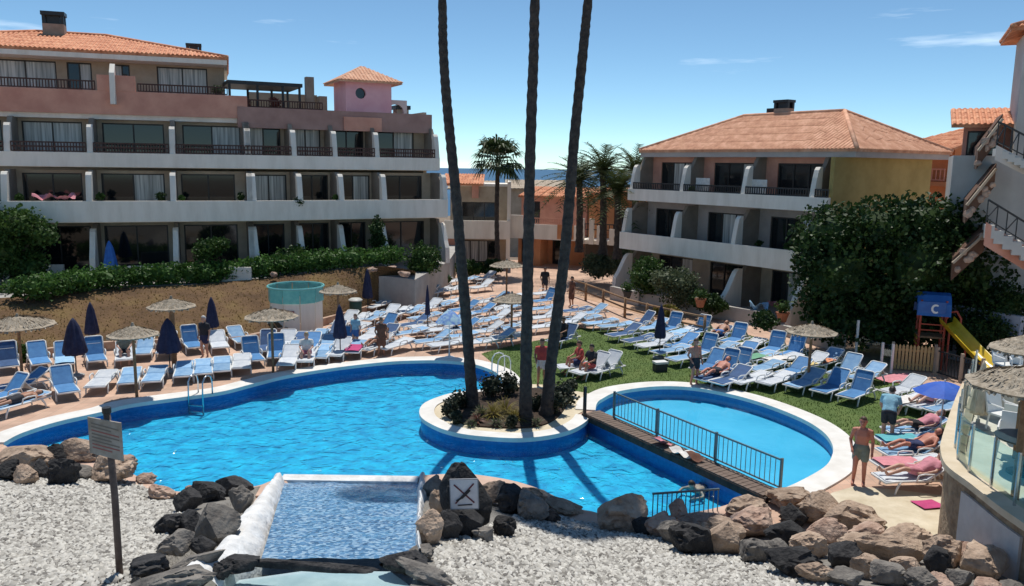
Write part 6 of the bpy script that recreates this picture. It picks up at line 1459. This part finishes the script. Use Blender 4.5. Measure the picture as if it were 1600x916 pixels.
def person(label, loc, rz, pose, skin, hair, top, bottom, scale=1.0, near=False, longhair=False, group=None, skirt=False):
    q = POSE[pose]; V3 = lambda k: Vector(q[k]); t = thing('person', label, 'person', loc, rz, group); t.scale = (scale,)*3
    b = MB(); pel, ch, nk, hd = V3('pel'), V3('chest'), V3('neck'), V3('head'); fw = Vector(q['fwd']).normalized(); shc = V3('shz'); up = (hd-nk).normalized()
    X = Vector((1,0,0))
    for dx in (-.07,0,.07): capsule(b, [pel+X*dx, pel.lerp(ch,.5)+X*dx*.85, ch+X*dx*1.1, shc+X*dx*.9], [.105,.095,.115,.085])
    capsule(b, [shc, nk, hd-up*.05], [.075,.056,.055]); capsule(b, [hd-up*.06, hd+up*.04], [.078,.092], 12); capsule(b, [hd-up*.085+fw*.03, hd-up*.05+fw*.04], [.045,.055])
    capsule(b, [hd+fw*.085, hd+fw*.112-up*.03], [.012,.018], 6)
    for s in (-1,1):
        f = lambda k: Vector((q[k][0]*s, q[k][1], q[k][2])); sh = shc+X*s*q['sh']; el, wr, kn, an, to = f('el'), f('wr'), f('kn'), f('an'), f('toe'); hp = pel+X*s*q['hip']
        if s == 1 and pose == 'stand': kn += Vector((0,.05,.0)); an += Vector((.02,.0,0)); el += Vector((.02,-.03,.0)); wr += Vector((-.06,.05,.05))
        capsule(b, [sh-X*s*.05, sh, el, wr], [.06,.058,.043,.030]); capsule(b, [hp, hp.lerp(kn,.5), kn, kn.lerp(an,.35), an], [.098,.082,.058,.055,.038]); capsule(b, [an, an.lerp(to,.55)-Vector((0,0,.01)), to], [.042,.042,.03])
        capsule(b, [hd+X*s*.088-up*.0, hd+X*s*.094+up*.025], [.014,.016], 6)
        d = (wr-el).normalized(); pm = wr+d*.07; capsule(b, [wr, pm], [.030,.036], 8)
        sd = d.cross(X).normalized()
        for k in range(4): o_ = sd*(k-1.5)*.021; ln = (.075,.088,.083,.06)[k]; capsule(b, [pm+o_, pm+o_+d*ln*.6-X*s*.005, pm+o_+d*ln-X*s*.02], [.0105,.0095,.008], 6)
        capsule(b, [wr+d*.02+sd*-.03, wr+d*.055+sd*-.055, wr+d*.09+sd*-.058], [.012,.011,.009], 6)
    o = b.build('body', SK[skin], t, smooth=True, fix=False); remesh(o, .011 if near else .024, 3)
    h = MB(); capsule(h, [hd+up*.035-fw*.022, hd+up*.075-fw*.005], [.096,.086], 12); capsule(h, [hd-fw*.05-up*.02, hd-fw*.05+up*.04], [.07,.085], 10)
    if longhair: capsule(h, [hd-fw*.07, nk-fw*.06, nk-fw*.07-up*.12], [.07,.06,.045], 10)
    ho = h.build('hair', HA[hair], t, smooth=True, fix=False); remesh(ho, .018, 3)
    if near:
        for s in (-1,1): e = hd+fw*.083+X*s*.033+up*.012; m_ = MB(); capsule(m_, [e, e+X*.004], [.011,.011], 8); m_.build('eye', M_dark, t, smooth=True)
        m_ = MB(); capsule(m_, [hd+fw*.092-up*.06-X*.02, hd+fw*.092-up*.06+X*.02], [.007,.007], 6); m_.build('mouth', mat('lip', (.32,.10,.09), None, .5), t, smooth=True)
    if top:
        c = MB()
        for dx in (-.07,0,.07): capsule(c, [pel+X*dx+(ch-pel).normalized()*.04, pel.lerp(ch,.5)+X*dx*.95, ch+X*dx*1.15, shc+X*dx], [.125,.118,.135,.095])
        for s in (-1,1): sh = shc+X*s*q['sh']; el = Vector((q['el'][0]*s, q['el'][1], q['el'][2])); capsule(c, [sh-X*s*.06, sh, sh.lerp(el,.62)], [.075,.078,.068])
        co = c.build('shirt', CL[top], t, smooth=True, fix=False); remesh(co, .016 if near else .026, 3)
    if bottom:
        c = MB()
        for dx in (-.06,0,.06): capsule(c, [pel+X*dx, pel.lerp(ch,.22)+X*dx], [.122,.118])
        for s in (-1,1):
            hp = pel+X*s*q['hip']; kn = Vector((q['kn'][0]*s, q['kn'][1], q['kn'][2])); kk = .95 if skirt else .62
            capsule(c, [hp, hp.lerp(kn,kk)], [.118,.10 if not skirt else .12])
        co = c.build('shorts' if not skirt else 'skirt', CL[bottom], t, smooth=True, fix=False); remesh(co, .016 if near else .026, 3)
    return t
def stand(label, px, rz, *a, **k): p = at(*px, k.pop('z', .01)); return person(label, (p.x,p.y,p.z), rz, *a, **k)
stand('bare-chested tanned person in grey-green swim shorts standing at the end of the shallow pool', (1341,757), rad(150), 'stand', 'red', 'brown', None, 'greygreen', 1.0, near=True)
stand('person in pale blue shirt and dark shorts bending beside the blue parasol', (1385,694), rad(-30), 'bend', 'fair', 'dark', 'lightblue', 'dark', 1.02, near=True)
stand('person in red shirt and white shorts standing by the curving palm', (846,603), rad(170), 'stand', 'tan', 'dark', 'red', 'white', .98)
stand('person in dark clothes with white hair standing among the loungers near the garden', (321,560), rad(160), 'stand', 'fair', 'white', 'dark', 'navy', .98)
stand('person in dark clothes walking down the path between the trunks', (851,462), rad(180), 'stand', 'tan', 'dark', 'black', 'dark', .98)
stand('person in brown dress standing where the wooden fence begins', (893,480), rad(120), 'stand', 'tan', 'dark', 'brown', 'brown', .98, skirt=True)
stand('sunburnt person in dark shorts standing in the crowded lawn', (1084,602), rad(200), 'stand', 'red', 'brown', None, 'dark', .98)
stand('person in white shirt standing at the far end of the packed loungers', (686,452), rad(170), 'stand', 'tan', 'dark', 'white', 'navy', .95)
stand('person in dark red dress standing behind the far pool edge', (596,556), rad(200), 'stand', 'tan', 'dark', 'brown', 'brown', .9, skirt=True)
stand('person in pale blue shirt standing beside the folded parasol at the far pool edge', (556,545), rad(160), 'stand', 'fair', 'brown', 'lightblue', 'blue', .85)
def on(prefix, label, pose, *a, dz=.36, dy=0, flip=False, **k):
    o, back, rz = next(q for q in LNG if q[0]['label'].startswith(prefix)); c = o.location
    return person(label, (c.x-math.sin(rz)*dy, c.y+math.cos(rz)*dy, c.z+dz), rz+(math.pi if flip else 0), pose, *a, **k)
on('fifth lounger along the curved stone', 'sunbather in pink reclining on the lounger at the foot of the stone wall', 'recline', 'fair', 'fair', 'pink', 'pink')
on('third lounger along the curved stone', 'dark-haired sunbather reclining by the curved stone wall', 'recline', 'red', 'dark', None, 'navy', longhair=True)
on('first lounger along the curved stone', 'person in magenta lying beside the balustrade end', 'recline', 'fair', 'brown', 'pink', 'black')
on('second lounger along the lawn right', 'person in dark shirt sitting on a lounger right of the curving palm', 'sit', 'tan', 'dark', 'dark', 'red', flip=True)
on('first lounger along the lawn right', 'person in red sitting on the flat lounger by the curving palm', 'sit', 'red', 'brown', 'red', 'navy', flip=True)
on('fourth lounger along the lawn right', 'person in black sitting on the dark lounger behind the curving palm', 'sit', 'tan', 'dark', 'black', 'black', flip=True)
on('second lounger along the far curved', 'sunbather in white sitting on the far pool edge loungers', 'sit', 'fair', 'fair', 'white', 'pink', flip=True)
on('sixth lounger along the far curved', 'sunbather in black swimwear reclining at the far pool edge', 'recline', 'tan', 'dark', None, 'black')
on('fourth lounger along the crowded', 'sunbather in dark swimwear reclining in the crowded lawn', 'recline', 'red', 'dark', None, 'dark')
on('fourth lounger along the upright', 'sunbather with raised back reclining by the wooden railing', 'recline', 'tan', 'brown', None, 'blue')
on('first lounger along the photo edge', 'sunbather lying on the flat lounger at the photo edge', 'lie', 'tan', 'dark', None, 'dark', dz=.35)
on('second lounger along the lawn below', 'sunbather in white shirt under the open blue parasol', 'recline', 'fair', 'fair', 'white', 'pink')
on('fifth lounger along the row below', 'person in grey sitting on a lounger of the garden row', 'sit', 'fair', 'dark', 'greygreen', 'dark', flip=True)
POSE['swim'] = dict(pel=(0,0,.0), chest=(0,.30,.03), neck=(0,.47,.09), head=(0,.56,.22), sh=.185, shz=(0,.42,.05), el=(.36,.5,-.02), wr=(.28,.76,-.03), hip=.09, kn=(.12,-.42,-.02), an=(.13,-.84,-.04), toe=(.14,-.98,-.06), fwd=(0,.9,.2))
p = at(1101, 752, -.2); person('swimmer with only the head above water beside the footbridge', (p.x,p.y,-.37), rad(130), 'swim', 'fair', 'dark', None, 'navy', .95)
for u, v, c, w_, l, h, lb_ in [(1032,695,'pink',.42,.5,.22,'crumpled pink towel heaped on the footbridge'),(1068,711,'white',.4,.75,.2,'pale crumpled towel heaped on the footbridge next to the pink one'),(1084,719,'magenta',.36,.45,.22,'dark brown towel bundle furthest along the footbridge')]:
    p = at(u, v, .17); towel(lb_, (p.x,p.y,.15), ba-math.pi/2, w_, l, CL['brown'] if c == 'magenta' else M_tw[c], bumpy=h)
